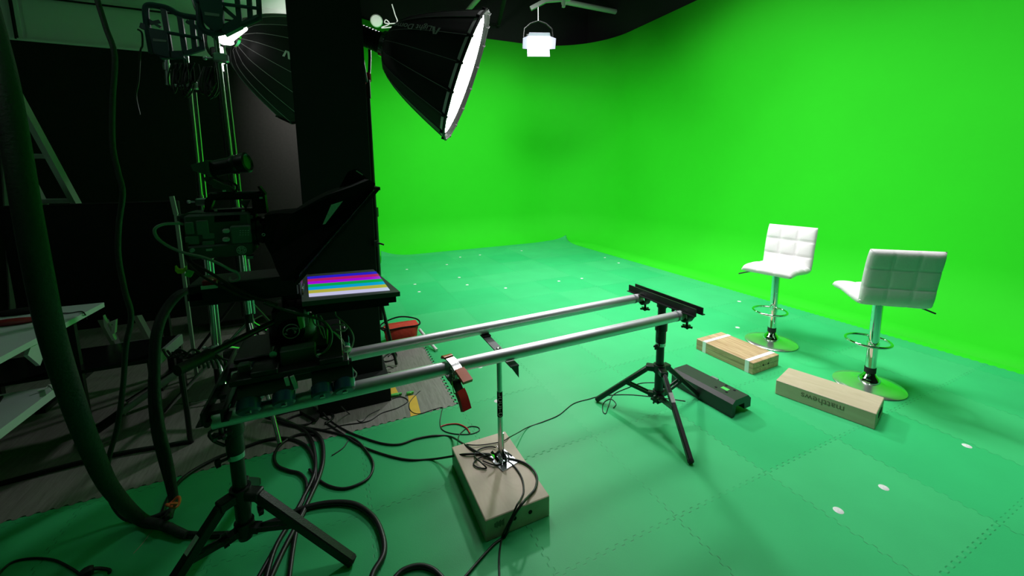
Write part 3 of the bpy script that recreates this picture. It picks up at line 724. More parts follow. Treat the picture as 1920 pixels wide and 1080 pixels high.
# ================================================================ CROSS BAR, JACK POST, CLAMP
r = thing('cross_bar', 'flat dark bar across under the two rails, bent down at its near end', 'bar', (0.69, 1.7, 0.675))
mb = MB(); mb.bar((0.690, 1.93, 0.672), (0.690, 1.50, 0.672), 0.040, 0.006); mb.prism([(0.671, 1.502, 0.672), (0.709, 1.502, 0.672), (0.709, 1.500, 0.615)], (0, 0.005, 0)); mb.build('flat_bar', 'grey2', r)
mb = MB(); mb.box((0.690, 1.86, 0.68), (0.042, 0.05, 0.006)); mb.build('pad', 'rubber', r)
mb = MB(); mb.lathe([(0.011, 0), (0.011, 0.006), (0.004, 0.009)], 6, (0.690, 1.685, 0.675)); mb.build('bolt', 'chrome', r)
def jack():
    x, y = 0.688, 1.675
    r = thing('jack_post', 'thin metal jack post standing on the plywood box under the rails', 'post', (x, y, 0.1))
    mb = MB(); mb.box((x+0.01, y-0.01, 0.103), (0.10, 0.12, 0.005), M.Rotation(0.25, 3, 'Z'), 0.001); mb.build('base_plate', 'zinc', r)
    mb = MB(); mb.bar((x-0.012, y-0.05, 0.12), (x-0.012, y+0.03, 0.15), 0.003, 0.04); mb.bar((x+0.012, y-0.05, 0.12), (x+0.012, y+0.03, 0.15), 0.003, 0.04); mb.bar((x-0.05, y+0.0, 0.16), (x-0.025, y-0.03, 0.12), 0.02, 0.004); mb.build('jack_bracket', 'chrome', r)
    mb = MB(); mb.cyl((x, y, 0.105), (x, y, 0.62), 0.0125, seg=20); mb.cyl((x+0.015, y, 0.12), (x+0.015, y, 0.24), 0.004, seg=10); mb.build('tube', 'steel', r)
    mb = MB(); mb.lathe([(0.0128, 0), (0.0134, 0.001), (0.0134, 0.129), (0.0128, 0.13)], 20, (x, y, 0.335)); sl = mb.build('black_sleeve', 'black', r)
    tc = (V((EYE.x, EYE.y, 0))-V((x, y, 0))).normalized(); X = V((-tc.y, tc.x, 0))
    for k, ch in enumerate('LCCTC'): text('letter', ch, 0.028, 'white', sl, frame(V((x, y, 0.452-k*0.0255))+tc*0.0140, X, V((0, 0, 1))))
    mb = MB(); mb.cyl((x, y, 0.615), (x, y, 0.655), 0.009, seg=16); mb.lathe([(0.015, 0), (0.017, 0.004), (0.017, 0.014), (0.012, 0.018)], 20, (x, y, 0.632)); mb.cyl((x, y, 0.655), (x, y, 0.669), 0.014, 0.02, seg=16); mb.build('screw_top', 'blkmetal', r)
jack()
def spring_clamp():
    x = 0.418; r = thing('spring_clamp', 'spring clamp with orange and red handles gripping the near rail', 'clamp', (x, 1.52, 0.71))
    w = 0.036
    def arm(path, nm, m, wd=w, th=0.006):
        mb = MB(); P = catmull([V(p) for p in path], 6)
        for a, b in zip(P, P[1:]): mb.bar(a, b+(b-a)*0.15, wd, th, up=(1, 0, 0) if False else (0, 0, 1))
        return mb.build(nm, m, r)
    arm([(x-0.012, 1.585, 0.735), (x-0.012, 1.565, 0.748), (x-0.004, 1.54, 0.749), (x+0.004, 1.50, 0.742), (x+0.012, 1.455, 0.722)], 'upper_jaw', 'steel')
    arm([(x-0.012, 1.59, 0.736), (x-0.012, 1.57, 0.753), (x-0.008, 1.55, 0.754)], 'jaw_tip', 'orange', w+0.004)
    arm([(x+0.012, 1.470, 0.731), (x+0.018, 1.445, 0.722), (x+0.026, 1.405, 0.708)], 'upper_handle', 'orange', w+0.006, 0.013)
    arm([(x-0.008, 1.575, 0.675), (x-0.004, 1.53, 0.668), (x+0.002, 1.49, 0.668), (x+0.010, 1.465, 0.64)], 'lower_jaw', 'blkmetal')
    arm([(x+0.010, 1.468, 0.643), (x+0.018, 1.450, 0.615), (x+0.024, 1.432, 0.575)], 'lower_handle', 'red', w+0.004, 0.020)
    mb = MB(); mb.tube([V((x-0.02+0.04*i/40, 1.492+0.012*math.cos(i*1.2), 0.700+0.012*math.sin(i*1.2))) for i in range(41)], 0.0022, smooth=0, seg=6); mb.tube([(x+0.02, 1.49, 0.70), (x+0.02, 1.46, 0.72)], 0.002, smooth=0); mb.tube([(x-0.02, 1.49, 0.70), (x-0.016, 1.455, 0.64)], 0.002, smooth=0); mb.build('spring', 'steel', r)
    mb = MB(); mb.prism([(x-0.02, 1.51, 0.735), (x-0.02, 1.475, 0.735), (x-0.02, 1.480, 0.665), (x-0.02, 1.505, 0.665)], (0.003, 0, 0)); mb.prism([(x+0.018, 1.51, 0.735), (x+0.018, 1.475, 0.735), (x+0.018, 1.480, 0.665), (x+0.018, 1.505, 0.665)], (0.003, 0, 0)); mb.build('side_cheek', 'blkmetal', r)
spring_clamp()
def D(px, py, depth): return EYE + ray(px, py)*depth
def pb(mb, x0, y0, x1, y1, Yn, dep, bev=0.0):
    a, b = AY(x0, y0, Yn), AY(x1, y1, Yn)
    return mb.box(((a.x+b.x)/2, Yn+dep/2, (a.z+b.z)/2), (abs(b.x-a.x), dep, abs(b.z-a.z)), None, bev)
def pp(mb, pts, Yn, dep): return mb.prism([AY(x, y, Yn) for x, y in pts], (0, dep, 0))
# ================================================================ CAMERA DOLLY
def dolly():
    r = thing('camera_dolly', 'black camera dolly with blue skate wheels riding on the rails', 'dolly', (-0.2, 1.7, ZR))
    S = 2**-0.5; wr, ww = 0.036, 0.044
    xs = [AY(466, 750, 1.50).x, AY(532, 735, 1.50).x, AY(603, 718, 1.50).x, AY(645, 706, 1.50).x]
    for y0, sg in ((YN1-0.006, -1), (YN1-0.006, 1), (YF1-0.0, -1), (YF1-0.0, 1)):
        for x in xs:
            n = V((0, sg*S, S)); ax = V((0, sg*S, -S)); cc = V((x, y0, ZR))+n*(RR+wr)
            mb = MB(); mb.lathe([(0.012, -ww/2), (wr-0.006, -ww/2), (wr, -ww/2+0.006), (wr, ww/2-0.006), (wr-0.006, ww/2), (0.012, ww/2)], 28, cc, ax)
            w = mb.build('wheel', 'blue', r)
            mb = MB(); mb.cyl(cc-ax*(ww/2+0.004), cc+ax*(ww/2+0.004), 0.009, seg=12); mb.build('axle', 'steel', w)
    for y0 in (YN1-0.006, YF1):
        mb = MB()
        for a, b in ((xs[0]-0.03, xs[1]+0.03), (xs[2]-0.03, xs[3]+0.03)):
            for sg in (-1, 1): mb.bar((a, y0+sg*0.030, ZR+0.095), (b, y0+sg*0.030, ZR+0.095), 0.06, 0.008, up=(0, sg*S, S))
            mb.bar((a, y0, ZR+0.108), (b, y0, ZR+0.108), 0.03, 0.02)
        mb.build('truck_plate', 'blkmetal', r)
        mb = MB(); mb.bar((xs[0]-0.05, y0, ZR+0.125), (xs[3]+0.02, y0, ZR+0.125), 0.07, 0.022, bev=0.003); mb.build('side_beam', 'blkmetal', r)
    mb = MB()
    for x in ((xs[0]+xs[1])/2, (xs[2]+xs[3])/2): mb.box((x, 1.71, ZR+0.145), (0.08, 0.42, 0.02), bev=0.003)
    mb.box((-0.19, 1.71, ZR+0.16), (0.30, 0.22, 0.02), bev=0.004); mb.build('deck', 'blkmetal', r)
    mb = MB(); pb(mb, 524, 660, 596, 708, 1.555, 0.05, 0.004); mb.build('front_plate', 'grey2', r)
    mb = MB(); pb(mb, 444, 686, 470, 703, 1.56, 0.03, 0.004); mb.build('stop_pad', 'grey', r)
    mb = MB(); pb(mb, 612, 662, 645, 690, 1.60, 0.14, 0.004); mb.build('rear_block', 'grey2', r)
    mb = MB(); q = AY(512, 665, 1.56); mb.cyl(q, q+V((0, 0.05, 0)), 0.012, seg=14); q = AY(600, 668, 1.555); mb.box(q, (0.025, 0.02, 0.02)); mb.build('knob', 'steel', r)
    for k, (x0, y0, x1, y1) in enumerate(((536, 707, 546, 740), (547, 705, 556, 728))):
        mb = MB(); mb.bar(AY(x0, y0, 1.50), AY(x1, y1, 1.50), 0.012, 0.010, up=(0, 1, 0)); mb.build('strap_end', 'white', r)
dolly()
def head():
    r = thing('tripod_head', 'black fluid camera head with a round logo on the dolly', 'camera support', (-0.15, 1.74, 0.87))
    cx, cy = AY(546, 625, 1.66).x, 1.74
    mb = MB(); mb.lathe([(0.03, 0.87), (0.078, 0.875), (0.082, 0.885), (0.082, 0.94), (0.074, 0.955), (0.05, 0.965)], 40, (cx, cy, 0)); mb.build('bowl', 'blkmetal', r)
    mb = MB(); mb.box((cx, cy, 0.975), (0.12, 0.15, 0.09), bev=0.012); mb.cyl((cx, cy-0.085, 0.975), (cx, cy+0.085, 0.975), 0.05, seg=28); mb.cyl((cx, cy-0.095, 0.93), (cx, cy-0.085, 0.93), 0.012); mb.build('tilt_body', 'blkmetal', r)
    lc = AY(546, 621, cy-0.088); 
    mb = MB(); lz = lc.z; mb.lathe([(0.047, 0), (0.047, 0.004), (0.043, 0.006)], 36, (lc.x, cy-0.082, lz), (0, -1, 0)); dk = mb.build('logo_disc', 'blkgloss', r)
    y = cy-0.0895; X = V((1, 0, 0)); Z = V((0, 0, 1)); o = V((lc.x, y, lz)); R = 0.027
    mb = MB(); mb.tube([o+X*R*math.cos(2*PI*k/32)+Z*R*math.sin(2*PI*k/32) for k in range(32)], 0.0018, seg=6, closed=True, smooth=1)
    S_ = [(0.8, 0.25), (0.3, 0.45), (-0.45, 0.35), (-0.45, 0.12), (0.45, -0.05), (0.45, -0.3), (-0.3, -0.42), (-0.85, -0.22)]
    mb.tube([o+X*R*a+Z*R*b for a, b in S_], 0.0018, seg=6); mb.tube([o+X*R*a*0.9+Z*R*(b*0.55) for a, b in S_], 0.0010, seg=6); mb.build('round_logo', 'logo', dk)
    mb = MB(); pb(mb, 520, 480, 534, 600, 1.68, 0.14, 0.004); mb.build('riser', 'blkmetal', r)
    mb = MB(); pb(mb, 350, 537, 560, 553, 1.66, 0.16, 0.004); pb(mb, 350, 553, 380, 562, 1.66, 0.15); mb.build('camera_plate', 'blkmetal', r)
    mb = MB(); pb(mb, 378, 527, 408, 535, 1.655, 0.05, 0.003); mb.build('battery_cap', 'red', r)
    mb = MB(); pb(mb, 376, 537, 408, 540, 1.652, 0.01); mb.build('level_strip', 'white', r)
    mb = MB(); pb(mb, 497, 537, 520, 552, 1.69, 0.02); pb(mb, 472, 541, 484, 549, 1.69, 0.02); mb.build('quick_plate', 'white', r)
    mb = MB(); mb.tube([AY(525, 598, 1.68), AY(470, 625, 1.62), AY(340, 690, 1.45)], 0.011, smooth=0, seg=14); mb.build('pan_bar', 'blkmetal', r)
    mb = MB(); mb.tube([AY(395, 664, 1.52), AY(332, 695, 1.43)], 0.017, smooth=0, seg=14); mb.build('bar_grip', 'rubber', r)
    mb = MB(); pb(mb, 565, 595, 572, 615, 1.65, 0.02, 0.003); mb.build('release_lever', 'white', r)
    mb = MB(); pp(mb, [(557, 596), (566, 596), (570, 612), (563, 618)], 1.64, 0.02); mb.build('green_tab', 'greenp', r)
head()
def vcam():
    r = thing('video_camera', 'black broadcast video camera on the rail dolly', 'camera', (-0.35, 1.76, 1.2)); Y = 1.69
    mb = MB(); pb(mb, 342, 403, 474, 464, Y, 0.13, 0.008); pp(mb, [(340, 404), (350, 399), (452, 399), (474, 405), (474, 410), (340, 410)], Y+0.01, 0.11); bd = mb.build('camera_body', 'grey2', r)
    mb = MB(); pb(mb, 336, 410, 346, 476, Y+0.015, 0.09, 0.005); pb(mb, 330, 404, 342, 416, Y+0.03, 0.05, 0.005); mb.build('rear_battery', 'grey2', r)
    for a in ((345, 417, 364, 439), (366, 414, 392, 440), (346, 444, 373, 458), (378, 438, 402, 447), (378, 453, 402, 461)):
        mb = MB(); pb(mb, *a, Y-0.006, 0.01, 0.003); mb.build('side_panel', 'grey', r)
    mb = MB(); pb(mb, 430, 424, 472, 456, Y-0.010, 0.02, 0.006); mb.build('tape_door', 'grey', r)
    for y0 in (430, 446):
        mb = MB(); pb(mb, 416, y0, 430, y0+7, Y-0.014, 0.02, 0.005); mb.build('volume_knob', 'label', r)
    mb = MB()
    for k in range(4): pb(mb, 402, 405+k*2.6, 450, 406.3+k*2.6, Y-0.001, 0.01)
    mb.build('vent', 'black', r)
    mb = MB()
    for k in range(3):
        for j in range(4): pb(mb, 449+j*5, 432+k*4, 452+j*5, 433+k*4, Y-0.0115, 0.004)
    mb.build('button_print', 'label', r)
    mb = MB(); pb(mb, 345, 463, 474, 478, Y-0.012, 0.14, 0.006); ap = mb.build('audio_panel', 'grey2', r)
    q = AY(453, 469, Y-0.014); mb = MB()
    for R_ in (0.004, 0.009, 0.014): mb.tube([q+V((math.cos(2*PI*k/24)*R_, 0, math.sin(2*PI*k/24)*R_)) for k in range(24)], 0.0013, seg=6, closed=True, smooth=1)
    for k in range(6): a = PI*k/3; mb.bar(q+V((math.cos(a)*0.003, 0, math.sin(a)*0.003)), q+V((math.cos(a)*0.014, 0, math.sin(a)*0.014)), 0.0015, 0.0015)
    mb.build('speaker_grille', 'label', ap)
    q = AY(361, 469, Y-0.012); mb = MB(); mb.cyl(q, q-V((0, 0.008, 0)), 0.007, seg=16); mb.build('dial', 'label', ap)
    mb = MB(); pb(mb, 386, 467, 398, 470, Y-0.0135, 0.004); mb.build('maker_mark', 'label', ap)
    # lens mount and lens
    a = AY(474, 432, 1.755); a.y = 1.755; b = AY(500, 432, 1.755); b.y = 1.755; ax = V((1, 0, 0))
    mb = MB(); mb.lathe([(0.055, 0), (0.058, 0.004), (0.058, 0.016), (0.052, 0.018), (0.052, 0.03), (0.046, 0.032), (0.046, 0.10)], 32, (a.x, 1.755, a.z), ax); mb.build('lens', 'blkmetal', r)
    mb = MB(); pb(mb, 482, 420, 498, 456, Y-0.015, 0.05, 0.006); q = AY(494, 440, Y-0.016); mb.cyl(q, q-V((0, 0.006, 0)), 0.007, seg=16); mb.build('lens_grip', 'blkmetal', r)
    q = AY(494, 440, Y-0.023); mb = MB(); mb.tube([q+V((math.cos(2*PI*k/16)*0.0045, 0, math.sin(2*PI*k/16)*0.0045)) for k in range(16)], 0.0012, seg=6, closed=True, smooth=1); mb.build('lens_screw', 'label', r)
    mb = MB(); pb(mb, 461, 481, 474, 485, Y+0.02, 0.03); mb.build('tag_plate', 'label', r)
    # handle
    mb = MB(); pb(mb, 388, 361, 490, 373, Y+0.04, 0.035, 0.006); pp(mb, [(384, 374), (396, 362), (402, 372), (392, 398), (382, 398)], Y+0.04, 0.03); pp(mb, [(470, 362), (496, 364), (500, 396), (474, 396)], Y+0.035, 0.05); pp(mb, [(482, 350), (486, 349), (498, 364), (494, 368)], Y+0.03, 0.05)
    pb(mb, 384, 394, 500, 400, Y+0.03, 0.06); mb.build('top_handle', 'blkmetal', r)
    mb = MB(); pp(mb, [(448, 376), (468, 376), (460, 392)], Y+0.045, 0.02); mb.build('handle_web', 'grey2', r)
    for px, py in ((404, 395), (456, 395), (489, 371), (420, 358)):
        mb = MB(); pb(mb, px-3, py-1.5, px+3, py+1.5, Y+0.025, 0.01); mb.build('bolt_head', 'label', r)
    # viewfinder
    a, b = AY(392, 318, 1.74), AY(466, 304, 1.70)
    axv = (b-a)
    L = axv.length; mb = MB(); mb.lathe([(0.026, 0), (0.028, 0.01), (0.029, L*0.55), (0.033, L*0.62), (0.034, L*0.70), (0.031, L*0.74), (0.034, L*0.80), (0.036, L*0.97), (0.030, L), (0.024, L*0.96)], 32, a, axv); vf = mb.build('viewfinder', 'blkmetal', r)
    mb = MB(); pp(mb, [(357, 309), (385, 302), (392, 330), (362, 320)], 1.70, 0.07); pp(mb, [(383, 300), (388, 300), (394, 332), (389, 332)], 1.695, 0.08); mb.build('finder_housing', 'grey2', vf)
    mb = MB(); pp(mb, [(392, 340), (398, 336), (430, 352), (428, 360), (400, 352)], 1.73, 0.03); mb.tube([AY(385, 332, 1.74), AY(395, 342, 1.74), AY(430, 352, 1.74), AY(440, 362, 1.74)], 0.008, smooth=3); mb.build('finder_arm', 'grey2', vf)
    mb = MB(); mb.tube([AY(*q, 1.73) for q in ((400, 330), (415, 338), (430, 340), (445, 350), (440, 362))], 0.004); mb.build('finder_cable', 'cable', r)
vcam()
def prompter():
    r = thing('teleprompter', 'black cloth teleprompter hood in front of the video camera', 'teleprompter', (0.0, 1.76, 1.1))
    pts = [(496, 403, 1), (522, 400, 1), (549, 400, .6), (570, 388, 0), (612, 366, 0), (660, 350, 0), (692, 337, 0), (704, 344, 0), (699, 358, 0), (552, 524, 0), (530, 528, 0), (518, 505, .5), (508, 478, 1), (496, 456, 1)]
    near = []; far = []
    for x, y, t in pts:
        yn = 1.60+0.07*t; yf = 1.94-0.09*t; p = AY(x, y, yn); near.append(p); far.append(V((p.x, yf, p.z)))
    mb = MB(); mb.hexa(near, far); mb.build('hood', 'black', r, smooth=False)
    a, b = AY(704, 350, 1.592), AY(550, 528, 1.592)
    d = (b-a).normalized(); n = V((d.z, 0, -d.x)); n = n if n.x > 0 else -n
    mb = MB()
    for y in (1.592, 1.95): mb.bar(V((a.x, y, a.z))+n*0.012, V((b.x, y, b.z))+n*0.012, 0.012, 0.016, up=(0, 1, 0))
    for p in (a, b): mb.bar(V((p.x, 1.592, p.z))+n*0.012, V((p.x, 1.95, p.z))+n*0.012, 0.016, 0.012)
    mb.build('glass_frame', 'blkmetal', r)
    gm, nt, bb = newmat('prompter_glass'); bb.inputs['Base Color'].default_value = (0.6, 0.65, 0.65, 1); bb.inputs['Roughness'].default_value = 0.03; bb.inputs['Transmission Weight'].default_value = 0.9
    mb = MB(); q = [V((a.x, 1.6, a.z)), V((a.x, 1.942, a.z)), V((b.x, 1.942, b.z)), V((b.x, 1.6, b.z))]; mb.prism([p+n*0.010 for p in q], n*0.003); mb.build('glass', gm, r)
    mb = MB(); pp(mb, [(621, 384), (643, 377), (610, 420), (605, 421)], 1.5935, 0.004); mb.build('card', 'label', r, )
    mb = MB(); pp(mb, [(636, 352), (652, 322), (668, 316), (692, 338)], 1.80, 0.012); mb.build('hood_flap', 'black', r)
    mb = MB(); mb.bar(AY(668, 320, 1.79), AY(680, 328, 1.79), 0.004, 0.004); mb.build('flap_edge', 'label', r)
    mb = MB(); pb(mb, 553, 515, 566, 560, 1.68, 0.12, 0.004); pb(mb, 530, 545, 570, 560, 1.70, 0.1, 0.004); mb.build('support_arm', 'blkmetal', r)
prompter()
def monitor():
    z = 1.055
    c4 = [G(562, 516, z), G(700, 505, z), G(750, 547, z), G(566, 566, z)]   # far-left, far-right, near-right, near-left
    x0 = (c4[0].x+c4[3].x)/2+0.0; x1 = (c4[1].x+c4[2].x)/2; y1 = (c4[0].y+c4[1].y)/2; y0 = (c4[2].y+c4[3].y)/2
    r = thing('prompter_monitor', 'flat monitor facing up with bright coloured stripes on its screen', 'monitor', ((x0+x1)/2, (y0+y1)/2, z))
    mb = MB(); mb.prism([p-V((0, 0, 0.018)) for p in c4], (0, 0, 0.018)); mb.build('bezel', 'grey2', r)
    cc = sum(c4, V())/4
    mb = MB(); mb.prism([cc+(p-cc)*0.93-V((0, 0, 0.045)) for p in c4], (0, 0, 0.027)); mb.prism([cc+(p-cc)*0.80-V((0, 0, 0.065)) for p in c4], (0, 0, 0.02)); mb.build('back_shell', 'black', r)
    s4 = [G(576, 519.5, z), G(705, 509.5, z), G(731.5, 545, z), G(579.5, 557.5, z)]
    cols = [(0.02, 0.01, 0.62), (0.48, 0.01, 0.14), (0.38, 0.0, 0.75), (0.0, 0.42, 0.07), (0.0, 0.38, 0.70), (0.48, 0.46, 0.05), (0.62, 0.62, 0.88)]
    me = bpy.data.meshes.new('screen'); bm = bmesh.new(); o0 = ORG[r.name]; N = 7
    L = [s4[0].lerp(s4[3], k/N) for k in range(N+1)]; Rr = [s4[1].lerp(s4[2], k/N) for k in range(N+1)]
    for k in range(N):
        f = bm.faces.new([bm.verts.new(p+V((0, 0, 0.0015))-o0) for p in (L[k], L[k+1], Rr[k+1], Rr[k])]); f.material_index = k
    bmesh.ops.recalc_face_normals(bm, faces=bm.faces)
    bm.to_mesh(me)
    for k, cc_ in enumerate(cols): me.materials.append(mat('screen_stripe', (0.01, 0.01, 0.01), 0.25, emit=cc_, estr=0.85))
    o = bpy.data.objects.new('screen', me); COL.objects.link(o); o.parent = r
    mb = MB(); p = G(569, 535, z)+V((0, 0, 0.001)); mb.box(p, (0.004, 0.02, 0.001)); mb.box(G(568, 557, z)+V((0, 0, 0.001)), (0.004, 0.004, 0.001)); mb.build('bezel_print', 'label', r)
monitor()
# ================================================================ LIGHT STANDS WITH TEAL RACKS
def metal_stand(label, top, bot, floor_xy, seg_y, Yp):
    r = thing('metal_stand', label, 'light stand', (floor_xy[0], floor_xy[1], 0), group='tall silver stands')
    t, b = V(top), V(bot)
    mb = MB(); m_ = t.lerp(b, 0.45); mb.cyl(t, m_, 0.014, seg=18); mb.build('upper_tube', 'steel', r)
    mb = MB(); mb.cyl(m_-(b-t)*0.02, b, 0.019, seg=18); mb.build('lower_tube', 'steel', r)
    off = R0*0.034
    mb = MB(); mb.cyl(t.lerp(b, 0.12)+off, b+off, 0.009, seg=14); mb.build('side_tube', 'steel', r)
    for k in (0.10, 0.45, 0.62, 0.93):
        p = t.lerp(b, k); mb = MB(); mb.box(p+off*0.4, (0.075, 0.05, 0.05), bev=0.008); mb.cyl(p-R0*0.02, p-R0*0.08, 0.006, seg=10); mb.ball(p-R0*0.08, 0.012); mb.build('collar', 'zinc', r)
    f = V((floor_xy[0], floor_xy[1], 0)); hb = b.copy()
    mb = MB(); mb.cyl(b, V((b.x, b.y, 0.06)), 0.024, seg=18); mb.build('foot_tube', 'blkmetal', r)
    for k in range(3):
        a = -1.25+2*PI*k/3; q = V((b.x+0.55*math.cos(a), b.y+0.55*math.sin(a), 0.014)); mb = MB(); mb.cyl(V((b.x, b.y, max(0.35, b.z-0.05))), q, 0.013, seg=12); mb.build('stand_leg', 'steel', r)
    return r
tA = AY(348, 95, 3.25); bA = AY(408, 690, 3.25)
tB = AY(403, 50, 2.95); bB = AY(466, 588, 2.95)
metal_stand('tall silver stand at left holding the lower teal rack', tA, bA, (bA.x, bA.y), 0, 3.25)
metal_stand('tall silver stand nearer the pillar holding the upper teal rack', tB, bB, (bB.x, bB.y), 0, 2.95)
tS = AY(312, 105, 3.4); mb = MB(); mb.cyl(tS, AY(315, 160, 3.4), 0.014, seg=14); mb.cyl(AY(312, 118, 3.4), AY(313, 132, 3.4), 0.02, seg=14)
tag(mb.build('stand_spigot', 'zinc', origin=tS), 'short silver spigot hanging under the left teal rack', 'spigot')
def rack(label, Y, outline, vbars, hbar, plate, slot, extra=()):
    r = thing('metal_rack', label, 'rack', AY(*outline[0], Y), group='teal metal racks on stands')
    mb = MB(); mb.tube([AY(x, y, Y) for x, y in outline], 0.017, seg=10, smooth=4); mb.build('outer_frame', 'teal', r)
    for (a, b) in vbars:
        mb = MB(); mb.bar(AY(*a, Y), AY(*b, Y), 0.026, 0.022, up=(0, 1, 0)); mb.build('upright', 'teal', r)
    mb = MB(); mb.tube([AY(*hbar[0], Y-0.02), AY(*hbar[1], Y-0.02)], 0.010, smooth=0); mb.build('cross_rod', 'teal', r)
    mb = MB(); pp(mb, plate, Y-0.03, 0.05); pl = mb.build('side_plate', 'teal', r)
    mb = MB(); pp(mb, slot, Y-0.034, 0.006); mb.build('plate_slot', 'grey', pl)
    for (a, b, w) in extra:
        mb = MB(); mb.bar(AY(*a, Y), AY(*b, Y), w, w, up=(0, 1, 0)); mb.build('strut', 'teal', r)
rack('lower dark teal metal rack at left, next to the pale wall panels', 3.2,
     [(285, 100), (278, 60), (273, 22), (278, 10), (300, 12), (318, 17), (338, 28), (372, 34)],
     [((306, 14), (320, 100)), ((337, 30), (348, 104)), ((360, 38), (366, 96)), ((373, 42), (380, 92))], ((278, 55), (378, 72)),
     [(278, 54), (312, 58), (318, 108), (288, 100)], [(286, 72), (312, 75), (312, 79), (287, 77)], (((350, 40), (385, 62), 0.02), ((300, 104), (345, 103), 0.04), ((350, 100), (382, 90), 0.025), ((280, 38), (302, 52), 0.014), ((264, 48), (300, 40), 0.016), ((264, 48), (282, 55), 0.03)))
rack('upper dark teal metal rack above the half hidden softbox', 2.9,
     [(375, -30), (374, 20), (378, 50), (395, 62), (425, 58), (470, 40), (486, 32)],
     [((443, -20), (450, 48)), ((466, -20), (470, 42)), ((484, -20), (487, 38))], ((366, 1), (486, 16)),
     [(370, -12), (416, -6), (418, 52), (402, 58), (382, 42)], [(383, 22), (411, 26), (411, 31), (384, 28)], (((416, 12), (446, 38), 0.02), ((418, 60), (450, 44), 0.05)))
# tangled little cables hanging on the racks
def coil(name, label, cx, cy, Y, w, h, n, m='cable', r0=0.004):
    mb = MB(); rr = random.Random(cx*7+cy)
    for k in range(n):
        x = cx+rr.uniform(-w, w); l = h*rr.uniform(0.5, 1.0); ww = rr.uniform(4, 12)
        mb.tube([AY(x, cy, Y+rr.uniform(-.03, .03)), AY(x-ww, cy+l*0.6, Y), AY(x-ww*0.3, cy+l, Y), AY(x+ww, cy+l*0.65, Y+0.02), AY(x+ww*0.7, cy+2, Y)], r0, seg=6, smooth=4)
    return tag(mb.build(name, m, origin=AY(cx, cy, Y)), label, 'cables')
coil('cable_coil', 'dark cable loops hanging under the left teal rack', 345, 118, 3.12, 26, 75, 11)
coil('cable_coil', 'dark cable loops hanging between the two silver stands', 392, 125, 2.98, 14, 70, 8)
mb = MB(); mb.tube([AY(*q, 3.15) for q in ((258, 55), (266, 62), (267, 85), (263, 98), (260, 150), (255, 180), (262, 215))], 0.005); tag(mb.build('hanging_cable', 'cable', origin=AY(258, 55, 3.15)), 'thin black cable hanging left of the lower teal rack', 'cable')
mb = MB(); mb.tube([AY(*q, 3.0) for q in ((362, -5), (366, 10), (372, 22))], 0.012, smooth=2); tag(mb.build('silver_clamp', 'steel', origin=AY(362, 0, 3.0)), 'small silver clamp at the top between the teal racks', 'clamp')
# ================================================================ LADDER, TV, DESKS, CLUTTER
def ladder():
    r = thing('step_ladder', 'aluminium step ladder behind the desk at far left', 'ladder', G(288, 650))
    def PT(px, py, t): return AY(px, py, 3.95+0.45*t)
    a, b = AY(-12, 98, 3.75), G(290, 652); b = V((b.x, b.y, 0.0))
    def on(t): return a.lerp(b, t)
    off = AY(50, 335, 4.0)-AY(118, 335, 4.0)
    mb = MB(); mb.bar(a, b, 0.03, 0.085, up=(0, -1, 0.3)); mb.build('side_rail', 'flatalu', r)
    mb = MB(); mb.bar(a+off*0.75, b+off*1.25, 0.03, 0.085, up=(0, -1, 0.3)); mb.build('side_rail', 'flatalu', r)
    d = (b-a)
    for k in range(7):
        t = 0.14+k*0.138; p = a.lerp(b, t); q = (a+off*0.75).lerp(b+off*1.25, t)
        mb = MB(); mb.bar(p+(p-q)*0.04, q-(p-q)*0.04, 0.085, 0.032, bev=0.004); mb.build('step', 'flatalu', r)
    mb = MB(); c_ = V((b.x-1.1, b.y+0.45, 0)); mb.bar(a+V((0, 0.05, 0)), c_, 0.03, 0.05); mb.bar(a+off*0.75+V((0, 0.05, 0)), c_+off*1.2, 0.03, 0.05); mb.build('rear_frame', 'flatalu', r)
ladder()
def tv():
    r = thing('large_screen', 'large switched-off black screen standing behind the desk', 'screen', (-1.6, 3.75, 0))
    Y = 3.72; mb = MB(); a, b = AY(-10, 376, Y), AY(332, 583, Y); t = AY(332, 376, Y)
    mb.box(((a.x+t.x)/2, Y+0.03, (t.z+b.z)/2), (t.x-a.x, 0.05, t.z-b.z), bev=0.006); mb.build('cabinet', 'black', r)
    mb = MB(); mb.box(((a.x+t.x)/2, Y+0.001, (t.z+b.z)/2), (t.x-a.x-0.04, 0.006, t.z-b.z-0.04)); mb.build('panel', 'black', r)
    mb = MB(); xm = (a.x+t.x)/2; mb.bar((xm-0.3, Y+0.03, b.z), (xm-0.3, Y+0.03, 0.02), 0.04, 0.04); mb.bar((xm+0.3, Y+0.03, b.z), (xm+0.3, Y+0.03, 0.02), 0.04, 0.04)
    for sx in (-0.3, 0.3): mb.box((xm+sx, Y+0.03, 0.015), (0.05, 0.6, 0.03))
    mb.box((xm, Y+0.03, 0.2), (0.6, 0.03, 0.03))
    mb.build('stand', 'blkmetal', r)
tv()
mb = MB(); mb.prism([AY(*q, 3.55) for q in ((193, 592), (197, 600), (216, 638), (210, 639), (195, 612))], (0, 0.03, 0)); mb.prism([AY(*q, 3.55) for q in ((200, 607), (217, 600), (215, 625), (208, 628), (211, 608))], (0, 0.03, 0))
tag(mb.build('easel_foot', 'white', origin=AY(205, 615, 3.55)), 'small pale folding bracket under the black screen near the desk corner', 'bracket')
mb = MB(); mb.bar(AY(322, 368, 3.6), AY(330, 402, 3.6), 0.025, 0.02, up=(0, 1, 0)); mb.bar(AY(330, 402, 3.6), V((AY(330, 402, 3.6).x, 3.6, 0.0)), 0.02, 0.02, up=(0, 1, 0))
tag(mb.build('green_lit_pole', 'arm', origin=AY(330, 402, 3.6)), 'short thin post left of the video camera beside the black screen', 'post')
